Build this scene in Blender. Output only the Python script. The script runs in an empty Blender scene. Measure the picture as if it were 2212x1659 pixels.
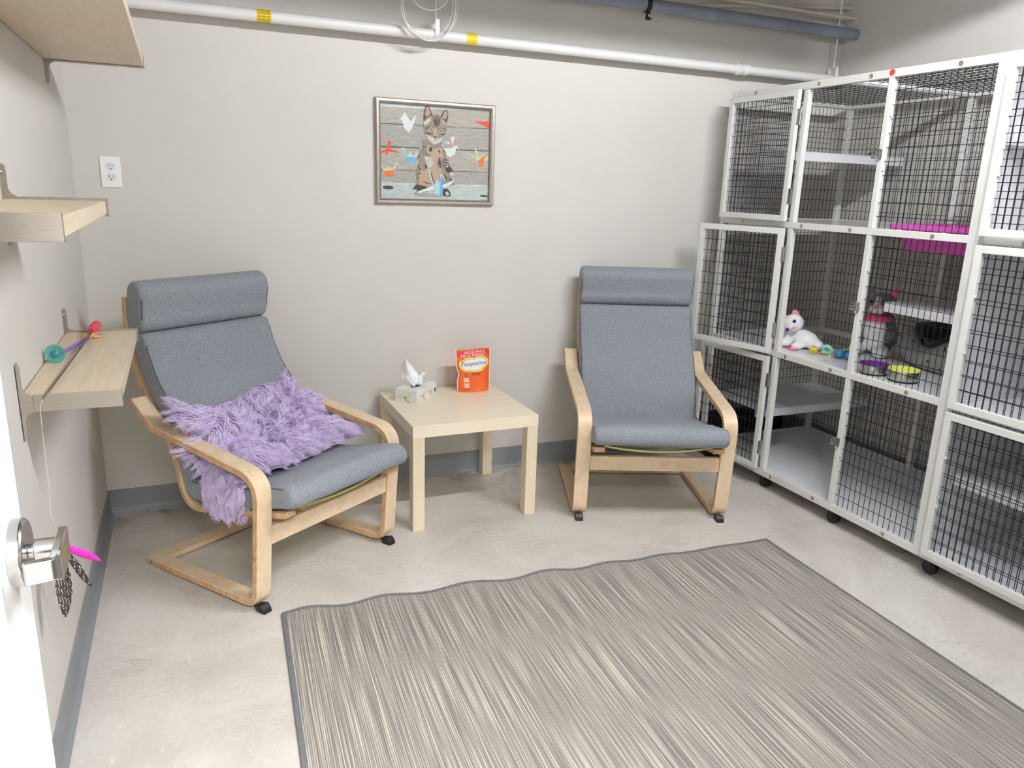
import bpy, bmesh, math, random
import numpy as np
from mathutils import Vector, Matrix, noise as mnoise

random.seed(7)
SC = bpy.context.scene
COL = SC.collection
PI = math.pi

# ------------------------------------------------------------------ camera, world, exposure
F_PX, W_PX = 1643.6, 2212
cam_d = bpy.data.cameras.new('camera')
cam_d.sensor_fit = 'HORIZONTAL'
cam_d.sensor_width = 36.0
cam_d.lens = 36.0 * F_PX / W_PX
cam_d.clip_start = 0.02
cam = bpy.data.objects.new('camera', cam_d)
COL.objects.link(cam)
R_ = Vector((0.9200, -0.3912, 0.0316)); U_ = Vector((0.0696, 0.2427, 0.9676)); F_ = Vector((0.3858, 0.8880, -0.2505))
F_.normalize(); R_ = (R_ - F_ * R_.dot(F_)).normalized(); U_ = R_.cross(F_)
cam.matrix_world = Matrix(((R_.x, U_.x, -F_.x, 0.3568), (R_.y, U_.y, -F_.y, -3.3522), (R_.z, U_.z, -F_.z, 1.3778), (0, 0, 0, 1)))
SC.camera = cam

world = bpy.data.worlds.new('world')
SC.world = world
world.use_nodes = True
bg = world.node_tree.nodes['Background']
bg.inputs[0].default_value = (1.0, 1.0, 1.0, 1)
bg.inputs[1].default_value = 0.3

SC.view_settings.view_transform = 'Standard'
SC.view_settings.look = 'None'
SC.view_settings.gamma = 1
SC.view_settings.use_curve_mapping = False
SC.view_settings.exposure = 0.14
SC.cycles.max_bounces = 10
SC.cycles.diffuse_bounces = 6
SC.cycles.transparent_max_bounces = 24
SC.cycles.sample_clamp_indirect = 8.0
SC.cycles.use_denoising = True

TUBE_STRENGTH = 4500.0
PANEL_STRENGTH = 100.0
LAMP_MAIN = (2.06, -2.18, 2.41)             # centre of the strip light hanging in the middle of the room

# ------------------------------------------------------------------ material helpers
def srgb(r, g, b):
    f = lambda c: (c / 255 / 12.92) if c / 255 <= 0.04045 else ((c / 255 + 0.055) / 1.055) ** 2.4
    return (f(r), f(g), f(b), 1.0)

def mat(name, col, rough=0.5, metal=0.0, spec=0.5, coat=0.0, sheen=0.0):
    m = bpy.data.materials.new(name)
    m.use_nodes = True
    b = m.node_tree.nodes['Principled BSDF']
    b.inputs['Base Color'].default_value = col
    b.inputs['Roughness'].default_value = rough
    b.inputs['Metallic'].default_value = metal
    b.inputs['Specular IOR Level'].default_value = spec
    if coat: b.inputs['Coat Weight'].default_value = coat; b.inputs['Coat Roughness'].default_value = 0.15
    if sheen: b.inputs['Sheen Weight'].default_value = sheen
    return m

def noisy(m, cols, scale=(1, 1, 1), nscale=5.0, detail=6.0, rough=0.6, pos=None, bump=0.0, bscale=None, dist=0.0, space='Object'):
    """base colour from a noise run through a colour ramp; optional bump from a finer noise"""
    nt = m.node_tree; N = nt.nodes; L = nt.links
    b = N['Principled BSDF']
    tc = N.new('ShaderNodeTexCoord'); mp = N.new('ShaderNodeMapping')
    mp.inputs['Scale'].default_value = scale
    L.new(tc.outputs[space], mp.inputs['Vector'])
    nz = N.new('ShaderNodeTexNoise')
    nz.inputs['Scale'].default_value = nscale; nz.inputs['Detail'].default_value = detail
    nz.inputs['Roughness'].default_value = rough; nz.inputs['Distortion'].default_value = dist
    L.new(mp.outputs[0], nz.inputs['Vector'])
    rp = N.new('ShaderNodeValToRGB')
    pos = pos or [0.3 + 0.4 * i / (len(cols) - 1) for i in range(len(cols))]
    el = rp.color_ramp.elements
    while len(el) < len(cols): el.new(0.5)
    for e, p, c in zip(el, pos, cols): e.position = p; e.color = c
    L.new(nz.outputs['Fac'], rp.inputs[0])
    L.new(rp.outputs[0], b.inputs['Base Color'])
    if bump:
        n2 = N.new('ShaderNodeTexNoise'); n2.inputs['Scale'].default_value = bscale or nscale * 4; n2.inputs['Detail'].default_value = 3
        L.new(tc.outputs[space], n2.inputs['Vector'])
        bp = N.new('ShaderNodeBump'); bp.inputs['Strength'].default_value = bump; bp.inputs['Distance'].default_value = 0.002
        L.new(n2.outputs['Fac'], bp.inputs['Height']); L.new(bp.outputs[0], b.inputs['Normal'])
    return m

def node(m, kind): return m.node_tree.nodes.new(kind)

MT = {}
MT['wall'] = noisy(mat('wall_paint', srgb(212, 209, 203), 0.55, spec=0.3), [srgb(210, 206, 200), srgb(215, 211, 206)], nscale=2.0, bump=0.08, bscale=260)
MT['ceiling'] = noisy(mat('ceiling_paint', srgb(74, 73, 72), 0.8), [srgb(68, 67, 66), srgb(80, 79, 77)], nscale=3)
MT['base'] = noisy(mat('rubber_baseboard', srgb(138, 141, 145), 0.45), [srgb(133, 136, 140), srgb(142, 145, 149)], nscale=6)
MT['white_metal'] = mat('white_powder_coat', srgb(216, 215, 212), 0.35)
MT['floor_white'] = mat('white_plastic_panel', srgb(226, 226, 230), 0.16, spec=0.5)
MT['wire'] = mat('black_wire', srgb(16, 16, 22), 0.45)
MT['black'] = noisy(mat('black_rubber', srgb(24, 24, 26), 0.5), [srgb(20, 20, 22), srgb(32, 32, 34)], nscale=30)
MT['dark_cloth'] = noisy(mat('black_cloth', srgb(14, 14, 15), 0.95), [srgb(8, 8, 9), srgb(18, 18, 19)], nscale=40)
MT['steel'] = mat('steel', srgb(190, 188, 184), 0.28, metal=1.0)
MT['brushed'] = noisy(mat('brushed_nickel', srgb(176, 168, 158), 0.42, metal=0.85), [srgb(170, 161, 150), srgb(186, 178, 168)], scale=(1, 1, 30), nscale=30)
MT['chrome'] = mat('satin_chrome', srgb(196, 194, 192), 0.22, metal=1.0)
MT['birch'] = noisy(mat('birch_veneer', srgb(222, 190, 152), 0.38, spec=0.5), [srgb(211, 184, 150), srgb(219, 194, 162), srgb(226, 204, 174)], scale=(3, 3, 3), nscale=5, detail=5, dist=1.5)
MT['birch_edge'] = noisy(mat('plywood_edge', srgb(205, 168, 124), 0.5), [srgb(184, 142, 100), srgb(214, 180, 138)], scale=(1, 1, 1), nscale=30, detail=4)
MT['table'] = noisy(mat('table_birch_foil', srgb(226, 207, 168), 0.32, spec=0.5), [srgb(229, 214, 187), srgb(234, 220, 196), srgb(238, 226, 205)], scale=(2, 26, 26), nscale=2.5, detail=6, dist=0.4)
MT['table_leg'] = noisy(mat('table_leg_foil', srgb(226, 207, 168), 0.35, spec=0.5), [srgb(218, 201, 170), srgb(224, 208, 180), srgb(228, 213, 187)], scale=(26, 26, 2), nscale=2.5, detail=6, dist=0.4)
MT['shelf'] = noisy(mat('shelf_birch_foil', srgb(214, 197, 168), 0.4), [srgb(208, 190, 160), srgb(216, 199, 171), srgb(221, 206, 180)], scale=(26, 2, 26), nscale=2.5, detail=5, dist=0.4)
MT['fabric'] = noisy(mat('grey_heather_fabric', srgb(104, 109, 115), 0.95, spec=0.15, sheen=0.15), [srgb(108, 111, 118), srgb(138, 142, 149), srgb(166, 169, 174)], scale=(1, 1, 1), nscale=420, detail=2, bump=0.25, bscale=500, pos=[0.32, 0.52, 0.74])
MT['piping'] = noisy(mat('grey_piping', srgb(84, 88, 94), 0.95, spec=0.1), [srgb(76, 80, 86), srgb(94, 98, 104)], nscale=300)
MT['slat'] = noisy(mat('pale_webbing', srgb(206, 198, 138), 0.7), [srgb(196, 188, 128), srgb(214, 206, 150)], nscale=20)
MT['fur'] = noisy(mat('lilac_fur', srgb(176, 146, 208), 0.55, spec=0.3, sheen=0.3), [srgb(222, 201, 245), srgb(234, 216, 250), srgb(244, 231, 253)], nscale=38, detail=3)
MT['fur_base'] = noisy(mat('lilac_backing', srgb(140, 108, 180), 0.9), [srgb(206, 180, 234), srgb(218, 196, 242)], nscale=30)
MT['pipe_white'] = noisy(mat('white_pipe_paint', srgb(228, 226, 224), 0.4), [srgb(206, 196, 184), srgb(228, 226, 224), srgb(232, 231, 230)], nscale=9, detail=8, pos=[0.2, 0.33, 0.7])
MT['yellow'] = mat('yellow_tape', srgb(236, 205, 40), 0.4)
MT['ink'] = mat('dark_print', srgb(70, 60, 20), 0.6)
MT['pipe_blue'] = noisy(mat('blue_grey_pipe', srgb(138, 144, 158), 0.45), [srgb(130, 136, 150), srgb(146, 152, 166)], nscale=12)
MT['conduit'] = mat('cream_conduit', srgb(214, 204, 186), 0.5)
MT['cable'] = mat('white_cable', srgb(226, 223, 214), 0.4)
MT['plate'] = mat('white_plate', srgb(246, 246, 246), 0.3)
MT['recept'] = mat('receptacle_face', srgb(232, 231, 228), 0.35)
MT['slot'] = mat('dark_slot', srgb(40, 34, 38), 0.6)
MT['door'] = noisy(mat('white_door_paint', srgb(250, 250, 249), 0.25), [srgb(248, 248, 247), srgb(252, 252, 251)], nscale=3)
MT['red_dot'] = mat('red_sticker', srgb(228, 62, 66), 0.5)
MT['pink'] = noisy(mat('magenta_plastic', srgb(198, 78, 170), 0.3), [srgb(192, 72, 164), srgb(204, 86, 176)], nscale=8)
MT['brass'] = mat('screw_zinc', srgb(186, 172, 150), 0.35, metal=0.8)

# ------------------------------------------------------------------ mesh builder
class MB:
    def __init__(s): s.v = []; s.f = []; s.mi = []
    def add(s, vs, fs, mi=0):
        o = len(s.v); s.v += [tuple(v) for v in vs]; s.f += [tuple(i + o for i in f) for f in fs]; s.mi += [mi] * len(fs)
        return s
    def box(s, a, b, mi=0):
        x0, y0, z0 = [min(p, q) for p, q in zip(a, b)]; x1, y1, z1 = [max(p, q) for p, q in zip(a, b)]
        return s.add([(x0, y0, z0), (x1, y0, z0), (x1, y1, z0), (x0, y1, z0), (x0, y0, z1), (x1, y0, z1), (x1, y1, z1), (x0, y1, z1)],
                     [(0, 3, 2, 1), (4, 5, 6, 7), (0, 1, 5, 4), (1, 2, 6, 5), (2, 3, 7, 6), (3, 0, 4, 7)], mi)
    def bar(s, a, b, w, h, up=(0, 0, 1), mi=0):
        """rectangular bar from a to b, w wide, h tall"""
        a = Vector(a); b = Vector(b); d = (b - a).normalized(); up = Vector(up)
        if abs(d.dot(up)) > 0.99: up = Vector((1, 0, 0))
        r = d.cross(up).normalized(); u = r.cross(d)
        vs = []
        for p in (a, b):
            for i, j in ((-1, -1), (1, -1), (1, 1), (-1, 1)): vs.append(p + r * (i * w / 2) + u * (j * h / 2))
        return s.add(vs, [(0, 1, 2, 3), (7, 6, 5, 4), (0, 4, 5, 1), (1, 5, 6, 2), (2, 6, 7, 3), (3, 7, 4, 0)], mi)
    def tube(s, pts, r, n=8, closed=False, mi=0, cap=True):
        pts = [Vector(p) for p in pts]; k = len(pts)
        rs = r if isinstance(r, (list, tuple)) else [r] * k
        T = []
        for i in range(k):
            a = pts[i - 1] if (i or closed) else pts[i]; b = pts[(i + 1) % k] if (i < k - 1 or closed) else pts[i]
            d = (b - a)
            T.append(d.normalized() if d.length > 1e-9 else Vector((0, 0, 1)))
        ref = Vector((0, 0, 1)) if abs(T[0].z) < 0.9 else Vector((1, 0, 0))
        nrm = (ref - T[0] * ref.dot(T[0])).normalized()
        vs = []; fs = []
        for i in range(k):
            nrm = (nrm - T[i] * nrm.dot(T[i]))
            nrm = nrm.normalized() if nrm.length > 1e-6 else T[i].orthogonal().normalized()
            bn = T[i].cross(nrm)
            for j in range(n):
                a = 2 * PI * j / n
                vs.append(pts[i] + (nrm * math.cos(a) + bn * math.sin(a)) * rs[i])
        for i in range(k if closed else k - 1):
            i2 = (i + 1) % k
            for j in range(n):
                fs.append((i * n + j, i * n + (j + 1) % n, i2 * n + (j + 1) % n, i2 * n + j))
        if not closed and cap:
            fs.append(tuple(range(n - 1, -1, -1))); fs.append(tuple((k - 1) * n + j for j in range(n)))
        return s.add(vs, fs, mi)
    def cyl(s, a, b, r, n=20, mi=0): return s.tube([a, b], r, n, mi=mi)
    def lathe(s, prof, n=32, c=(0, 0, 0), mi=0, axis='z'):
        vs = []; fs = []; k = len(prof)
        for i, (r, z) in enumerate(prof):
            for j in range(n):
                a = 2 * PI * j / n
                p = (r * math.cos(a), r * math.sin(a), z)
                if axis == 'x': p = (p[2], p[0], p[1])
                if axis == 'y': p = (p[0], p[2], p[1])
                vs.append((p[0] + c[0], p[1] + c[1], p[2] + c[2]))
        for i in range(k - 1):
            for j in range(n): fs.append((i * n + j, i * n + (j + 1) % n, (i + 1) * n + (j + 1) % n, (i + 1) * n + j))
        return s.add(vs, fs, mi)
    def ball(s, c, r, nu=16, nv=10, mi=0):
        r = r if isinstance(r, (tuple, list)) else (r, r, r)
        vs = [(c[0], c[1], c[2] - r[2])]
        for i in range(1, nv):
            t = PI * i / nv - PI / 2
            for j in range(nu):
                a = 2 * PI * j / nu
                vs.append((c[0] + r[0] * math.cos(t) * math.cos(a), c[1] + r[1] * math.cos(t) * math.sin(a), c[2] + r[2] * math.sin(t)))
        vs.append((c[0], c[1], c[2] + r[2])); e = len(vs) - 1; fs = []
        for j in range(nu):
            fs.append((0, 1 + (j + 1) % nu, 1 + j)); fs.append((e, 1 + (nv - 2) * nu + j, 1 + (nv - 2) * nu + (j + 1) % nu))
        for i in range(nv - 2):
            for j in range(nu):
                fs.append((1 + i * nu + j, 1 + i * nu + (j + 1) % nu, 1 + (i + 1) * nu + (j + 1) % nu, 1 + (i + 1) * nu + j))
        return s.add(vs, fs, mi)
    def strip(s, path, x0, x1, t, mi=0, edge_mi=None):
        """bent board: path of (y, z), thickness t, from x0 to x1"""
        P = [Vector((p[0], p[1])) for p in path]; k = len(P); vs = []
        for i in range(k):
            d = (P[min(i + 1, k - 1)] - P[max(i - 1, 0)]).normalized(); nn = Vector((-d.y, d.x)) * (t / 2)
            for x in (x0, x1):
                vs.append((x, P[i].x + nn.x, P[i].y + nn.y)); vs.append((x, P[i].x - nn.x, P[i].y - nn.y))
        em = mi if edge_mi is None else edge_mi
        o = len(s.v); s.v += vs
        for i in range(k - 1):
            a, b = o + 4 * i, o + 4 * (i + 1)
            for f, m_ in (((a, b, b + 2, a + 2), mi), ((a + 1, a + 3, b + 3, b + 1), mi), ((a, a + 1, b + 1, b), em), ((a + 2, b + 2, b + 3, a + 3), em)):
                s.f.append(f); s.mi.append(m_)
        for a in (o, o + 4 * (k - 1)):
            s.f.append((a, a + 2, a + 3, a + 1) if a == o else (a, a + 1, a + 3, a + 2)); s.mi.append(em)
        return s
    def poly(s, pts, mi=0): return s.add(pts, [tuple(range(len(pts)))], mi)
    def loft(s, rings, closed_ends=True, mi=0):
        n = len(rings[0]); vs = [p for r in rings for p in r]; fs = []
        for i in range(len(rings) - 1):
            for j in range(n): fs.append((i * n + j, i * n + (j + 1) % n, (i + 1) * n + (j + 1) % n, (i + 1) * n + j))
        if closed_ends:
            fs.append(tuple(range(n - 1, -1, -1))); fs.append(tuple((len(rings) - 1) * n + j for j in range(n)))
        return s.add(vs, fs, mi)
    def build(s, name, mats, parent=None, smooth=False, bevel=0.0, off=None, sub=0, kind=None, fix=True):
        me = bpy.data.meshes.new(name)
        o3 = Vector(off) if off is not None else Vector((0, 0, 0))
        me.from_pydata([(v[0] - o3.x, v[1] - o3.y, v[2] - o3.z) for v in s.v], [], s.f)
        for m in (mats if isinstance(mats, (list, tuple)) else [mats]): me.materials.append(m)
        if any(s.mi): me.polygons.foreach_set('material_index', s.mi)
        if fix:
            bm = bmesh.new(); bm.from_mesh(me); bmesh.ops.recalc_face_normals(bm, faces=bm.faces); bm.to_mesh(me); bm.free()
        if smooth:
            me.polygons.foreach_set('use_smooth', [True] * len(me.polygons))
            if smooth is not True: me.set_sharp_from_angle(angle=math.radians(smooth))
        me.update()
        ob = bpy.data.objects.new(name, me); COL.objects.link(ob)
        if parent is not None: ob.parent = parent
        if bevel:
            bv = ob.modifiers.new('bevel', 'BEVEL'); bv.width = bevel; bv.segments = 2; bv.limit_method = 'ANGLE'; bv.angle_limit = math.radians(40)
        if sub:
            sb = ob.modifiers.new('subdivision', 'SUBSURF'); sb.levels = sub; sb.render_levels = sub
        if kind: ob['kind'] = kind
        return ob

def tag(o, label, cat, group=None):
    o['label'] = label; o['category'] = cat
    if group: o['group'] = group
    return o

def thing(name, label, cat, loc=(0, 0, 0), rz=0.0, group=None):
    o = bpy.data.objects.new(name, None); COL.objects.link(o)
    o.empty_display_size = 0.05
    o.location = loc; o.rotation_euler = (0, 0, rz)
    return tag(o, label, cat, group)

def text_mesh(name, s, size, M4, m, parent, extrude=0.0, align='CENTER', shear=0.0, xs=1.0):
    cu = bpy.data.curves.new(name, 'FONT'); cu.body = s; cu.size = size; cu.align_x = align; cu.align_y = 'CENTER'; cu.extrude = extrude; cu.shear = shear
    cu.resolution_u = 3
    tmp = bpy.data.objects.new(name, cu); COL.objects.link(tmp)
    dg = bpy.context.evaluated_depsgraph_get(); dg.update()
    me = bpy.data.meshes.new_from_object(tmp.evaluated_get(dg))
    COL.objects.unlink(tmp); bpy.data.objects.remove(tmp)
    me.transform(Matrix.Diagonal((xs, 1, 1, 1))); me.transform(M4)
    me.materials.clear(); me.materials.append(m)
    ob = bpy.data.objects.new(name, me); COL.objects.link(ob); ob.parent = parent
    return ob

def copy_tree(o, parent=None):
    c = o.copy(); COL.objects.link(c)
    if parent is not None: c.parent = parent
    for ch in list(o.children): copy_tree(ch, c)
    return c

def fillet(pts, rad, n=8):
    """round the corners of a 2D polyline"""
    out = [Vector(pts[0])]
    for i in range(1, len(pts) - 1):
        p0, p1, p2 = Vector(pts[i - 1]), Vector(pts[i]), Vector(pts[i + 1])
        r = rad[i] if isinstance(rad, (list, tuple)) else rad
        a = (p0 - p1).normalized(); b = (p2 - p1).normalized()
        ang = a.angle(b); t = min(r / math.tan(ang / 2), (p0 - p1).length * 0.49, (p2 - p1).length * 0.49)
        s, e = p1 + a * t, p1 + b * t
        for k in range(n + 1):
            u = k / n; out.append((s * (1 - u) ** 2 + p1 * (2 * u * (1 - u)) + e * u * u))
    out.append(Vector(pts[-1]))
    return [tuple(p) for p in out]

def catmull(P, n=8):
    P = [Vector(p) for p in P]; Q = [P[0] * 2 - P[1]] + P + [P[-1] * 2 - P[-2]]; out = []
    for i in range(1, len(Q) - 2):
        for k in range(n):
            t = k / n; a, b, c, d = Q[i - 1], Q[i], Q[i + 1], Q[i + 2]
            out.append(0.5 * ((2 * b) + (c - a) * t + (2 * a - 5 * b + 4 * c - d) * t * t + (3 * b - a - 3 * c + d) * t ** 3))
    out.append(P[-1]); return out

# ------------------------------------------------------------------ room shell
XR, YF, ZC = 3.665, -3.40, 3.40
MB().box((-0.12, 0, 0), (XR + 0.12, 0.12, ZC)).build('wall_back', MT['wall'], kind='structure')
MB().box((-0.12, YF - 0.12, 0), (0, 0, ZC)).build('wall_left', MT['wall'], kind='structure')
MB().box((XR, YF - 0.12, 0), (XR + 0.12, 0, ZC)).build('wall_right', MT['wall'], kind='structure')
DX0, DX1, DZ = 0.10, 1.04, 2.10
MB().box((0, YF - 0.12, 0), (DX0, YF, ZC)).box((DX1, YF - 0.12, 0), (XR, YF, ZC)).box((DX0, YF - 0.12, DZ), (DX1, YF, ZC)).build('wall_front', mat('low_bounce_wall', srgb(120, 118, 116), 0.6), kind='structure')  # unseen front wall, darkened to cut the light it bounces back
MB().box((-0.12, YF - 0.12, ZC), (XR + 0.12, 0.12, ZC + 0.1)).build('ceiling', MT['ceiling'], kind='structure')

# polished concrete floor: pale blotches, faint scratches, a dirty margin of stains along the back wall
fm = mat('concrete', srgb(200, 193, 185), 0.42, spec=0.4)
nt = fm.node_tree; N = nt.nodes; L = nt.links; B = N['Principled BSDF']
tc = N.new('ShaderNodeTexCoord')
def nz(scale, detail, rough=0.6, vec=None, dist=0.0):
    n = N.new('ShaderNodeTexNoise'); n.inputs['Scale'].default_value = scale; n.inputs['Detail'].default_value = detail
    n.inputs['Roughness'].default_value = rough; n.inputs['Distortion'].default_value = dist
    L.new(vec or tc.outputs['Object'], n.inputs['Vector']); return n
def ramp(src, stops):
    r = N.new('ShaderNodeValToRGB'); el = r.color_ramp.elements
    while len(el) < len(stops): el.new(0.5)
    for e, (p, c) in zip(el, stops): e.position = p; e.color = c if isinstance(c, tuple) else (c, c, c, 1)
    L.new(src, r.inputs[0]); return r
def mix(fac, a, b, mode='MIX', f=None):
    m = N.new('ShaderNodeMix'); m.data_type = 'RGBA'; m.blend_type = mode
    if fac is not None: L.new(fac, m.inputs[0])
    else: m.inputs[0].default_value = f
    for s, i in ((a, 6), (b, 7)):
        if isinstance(s, tuple): m.inputs[i].default_value = s
        else: L.new(s, m.inputs[i])
    return m.outputs[2]
base = ramp(nz(2.3, 8, 0.62, dist=0.6).outputs['Fac'], [(0.3, srgb(184, 175, 166)), (0.5, srgb(200, 193, 185)), (0.72, srgb(212, 207, 200))]).outputs[0]
fine = ramp(nz(60, 5).outputs['Fac'], [(0.3, 0.93), (0.7, 1.03)]).outputs[0]
c1 = mix(None, base, fine, 'MULTIPLY', 1.0)
mp = N.new('ShaderNodeMapping'); mp.inputs['Scale'].default_value = (1.2, 9, 1); mp.inputs['Rotation'].default_value = (0, 0, 0.22)
L.new(tc.outputs['Object'], mp.inputs['Vector'])
crack = ramp(nz(2.2, 7, 0.7, vec=mp.outputs[0], dist=1.4).outputs['Fac'], [(0.485, 0.0), (0.5, 1.0), (0.515, 0.0)]).outputs[0]
crm = ramp(nz(1.7, 3).outputs['Fac'], [(0.50, 0.0), (0.64, 0.75)]).outputs[0]
c2 = mix(mix(None, crack, crm, 'MULTIPLY', 1.0), c1, srgb(138, 126, 116))
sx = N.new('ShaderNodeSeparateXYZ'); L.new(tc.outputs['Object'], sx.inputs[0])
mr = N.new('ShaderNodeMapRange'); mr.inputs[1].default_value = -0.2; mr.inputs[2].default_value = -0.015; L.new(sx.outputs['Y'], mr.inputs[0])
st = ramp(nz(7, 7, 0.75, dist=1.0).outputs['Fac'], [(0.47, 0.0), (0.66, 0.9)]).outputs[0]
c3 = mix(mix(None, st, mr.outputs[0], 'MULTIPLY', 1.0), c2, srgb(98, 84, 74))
mp2 = N.new('ShaderNodeMapping'); mp2.inputs['Scale'].default_value = (14, 2.0, 1); mp2.inputs['Rotation'].default_value = (0, 0, 0.9)
L.new(tc.outputs['Object'], mp2.inputs['Vector'])
scr = ramp(nz(3.0, 6, 0.75, vec=mp2.outputs[0], dist=2.5).outputs['Fac'], [(0.63, 0.0), (0.67, 0.7)]).outputs[0]
c4 = mix(scr, c3, srgb(228, 224, 214))
L.new(c4, B.inputs['Base Color'])
L.new(ramp(nz(5, 5).outputs['Fac'], [(0.3, 0.36), (0.7, 0.55)]).outputs[0], B.inputs['Roughness'])
MB().box((-0.8, YF - 1.75, -0.1), (XR + 0.12, 0.12, 0)).build('floor', fm, kind='structure')

# cove baseboards
def cove(name, a, b, inward):
    prof = [(0.0, 0.106), (0.004, 0.106), (0.0045, 0.03), (0.007, 0.014), (0.014, 0.005), (0.02, 0.0), (0.0, 0.0)]
    a = Vector(a); b = Vector(b); n = Vector(inward)
    rings = [[p + n * d + Vector((0, 0, z)) for d, z in prof] for p in (a, b)]
    MB().loft(rings).build(name, MT['base'], kind='structure')
cove('baseboard_back', (0, -0.0005, 0), (XR, -0.0005, 0), (0, -1, 0))
cove('baseboard_left', (0.0005, 0, 0), (0.0005, YF, 0), (1, 0, 0))
cove('baseboard_right', (XR - 0.0005, 0, 0), (XR - 0.0005, YF, 0), (-1, 0, 0))

# ------------------------------------------------------------------ open white door against the left wall
dr = MB().box((0.125, -3.37, 0.012), (0.170, -2.42, 2.07)).build('door_1', MT['door'], kind='structure', bevel=0.002)
hz, hy = 0.988, -2.478
h = MB()
h.lathe([(0.0, 0.170), (0.036, 0.170), (0.036, 0.181), (0.033, 0.184), (0.0, 0.184)], 40, (0, hy, hz), axis='x')
h.cyl((0.184, hy, hz), (0.192, hy, hz), 0.008, 20)
h.cyl((0.190, hy, hz), (0.214, hy, hz), 0.0118, 28)
ob = h.build('door_handle', MT['chrome'], dr, smooth=35, bevel=0.0008)
lv = MB()
pth = fillet([(0.216, hy + 0.013), (0.216, hy - 0.050), (0.188, hy - 0.056)], [0, 0.010, 0], 6)
rings = []
for i, (x, y) in enumerate(pth):
    d = Vector(pth[min(i + 1, len(pth) - 1)]) - Vector(pth[max(i - 1, 0)]); d.normalize(); nn = Vector((-d.y, d.x)) * 0.0045
    hh = 0.0185 - 0.0065 * min(1, i / 5)
    rings.append([(x + nn.x, y + nn.y, hz - hh), (x + nn.x, y + nn.y, hz + hh), (x - nn.x, y - nn.y, hz + hh), (x - nn.x, y - nn.y, hz - hh)])
lv.loft(rings); lv.build('lever', MT['chrome'], ob, smooth=35, bevel=0.0015)

# ------------------------------------------------------------------ strip light(s): hung housing with a bare tube, the lamp that lights the room
em = bpy.data.materials.new('lamp_tube'); em.use_nodes = True
en = em.node_tree.nodes; en.remove(en['Principled BSDF'])
e1 = en.new('ShaderNodeEmission'); e1.inputs[0].default_value = (0.95, 0.98, 1.0, 1); e1.inputs[1].default_value = TUBE_STRENGTH
em.node_tree.links.new(e1.outputs[0], en['Material Output'].inputs[0])
MT['reflector'] = mat('reflector_enamel', srgb(150, 150, 150), 0.6)
def strip_light(c, L_, hw, drop, label):
    t = thing('strip_light', label, 'ceiling light', c)
    h = MB()
    h.box((-L_ / 2 - 0.03, -hw, 0.05), (L_ / 2 + 0.03, hw, 0.07))
    h.box((-L_ / 2 - 0.03, hw - 0.006, -drop), (L_ / 2 + 0.03, hw, 0.05)); h.box((-L_ / 2 - 0.03, -hw, -drop), (L_ / 2 + 0.03, -hw + 0.006, 0.05))
    h.build('housing', MT['reflector'], t)
    for k in range(7):
        MB().ball(((k - 3) * L_ / 7, 0, 0), 0.0115, 14, 8).build('bulb', em, t, smooth=True)
        MB().cyl(((k - 3) * L_ / 7, 0, 0.012), ((k - 3) * L_ / 7, 0, 0.05), 0.006, 10).build('bulb_holder', MT['plate'], t)
    for s in (-1, 1):
        MB().cyl((s * L_ * 0.35, 0, 0.07), (s * L_ * 0.35, 0, ZC - c[2]), 0.004, 8).build('hanger_rod', MT['steel'], t)
    return t
strip_light(LAMP_MAIN, 1.2, 0.30, 0.052, 'strip light hanging over the rug from thin rods')
# the corridor the photograph is taken from; the unseen ceiling panel is added as fill light
MB().box((-0.8, YF - 1.75, 0), (2.2, YF - 1.65, 2.6)).build('wall_corridor', MT['wall'], kind='structure')
MB().box((-0.8, YF - 1.75, 2.6), (2.2, YF - 0.12, 2.7)).build('ceiling_corridor', MT['ceiling'], kind='structure')
em2 = em.copy(); em2.name = 'fill_panel'; em2.node_tree.nodes['Emission'].inputs[1].default_value = PANEL_STRENGTH
cp = thing('corridor_fill_light', 'unseen fill light panel added in the corridor outside the doorway', 'ceiling light', (0.60, -4.30, 2.60))
MB().box((-0.62, -0.32, -0.03), (0.62, -0.30, 0)).box((-0.62, 0.30, -0.03), (0.62, 0.32, 0)).box((-0.62, -0.30, -0.03), (-0.60, 0.30, 0)).box((0.60, -0.30, -0.03), (0.62, 0.30, 0)).build('frame', MT['plate'], cp)
MB().box((-0.60, -0.30, -0.022), (0.60, 0.30, -0.016)).build('diffuser', em2, cp)

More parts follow.
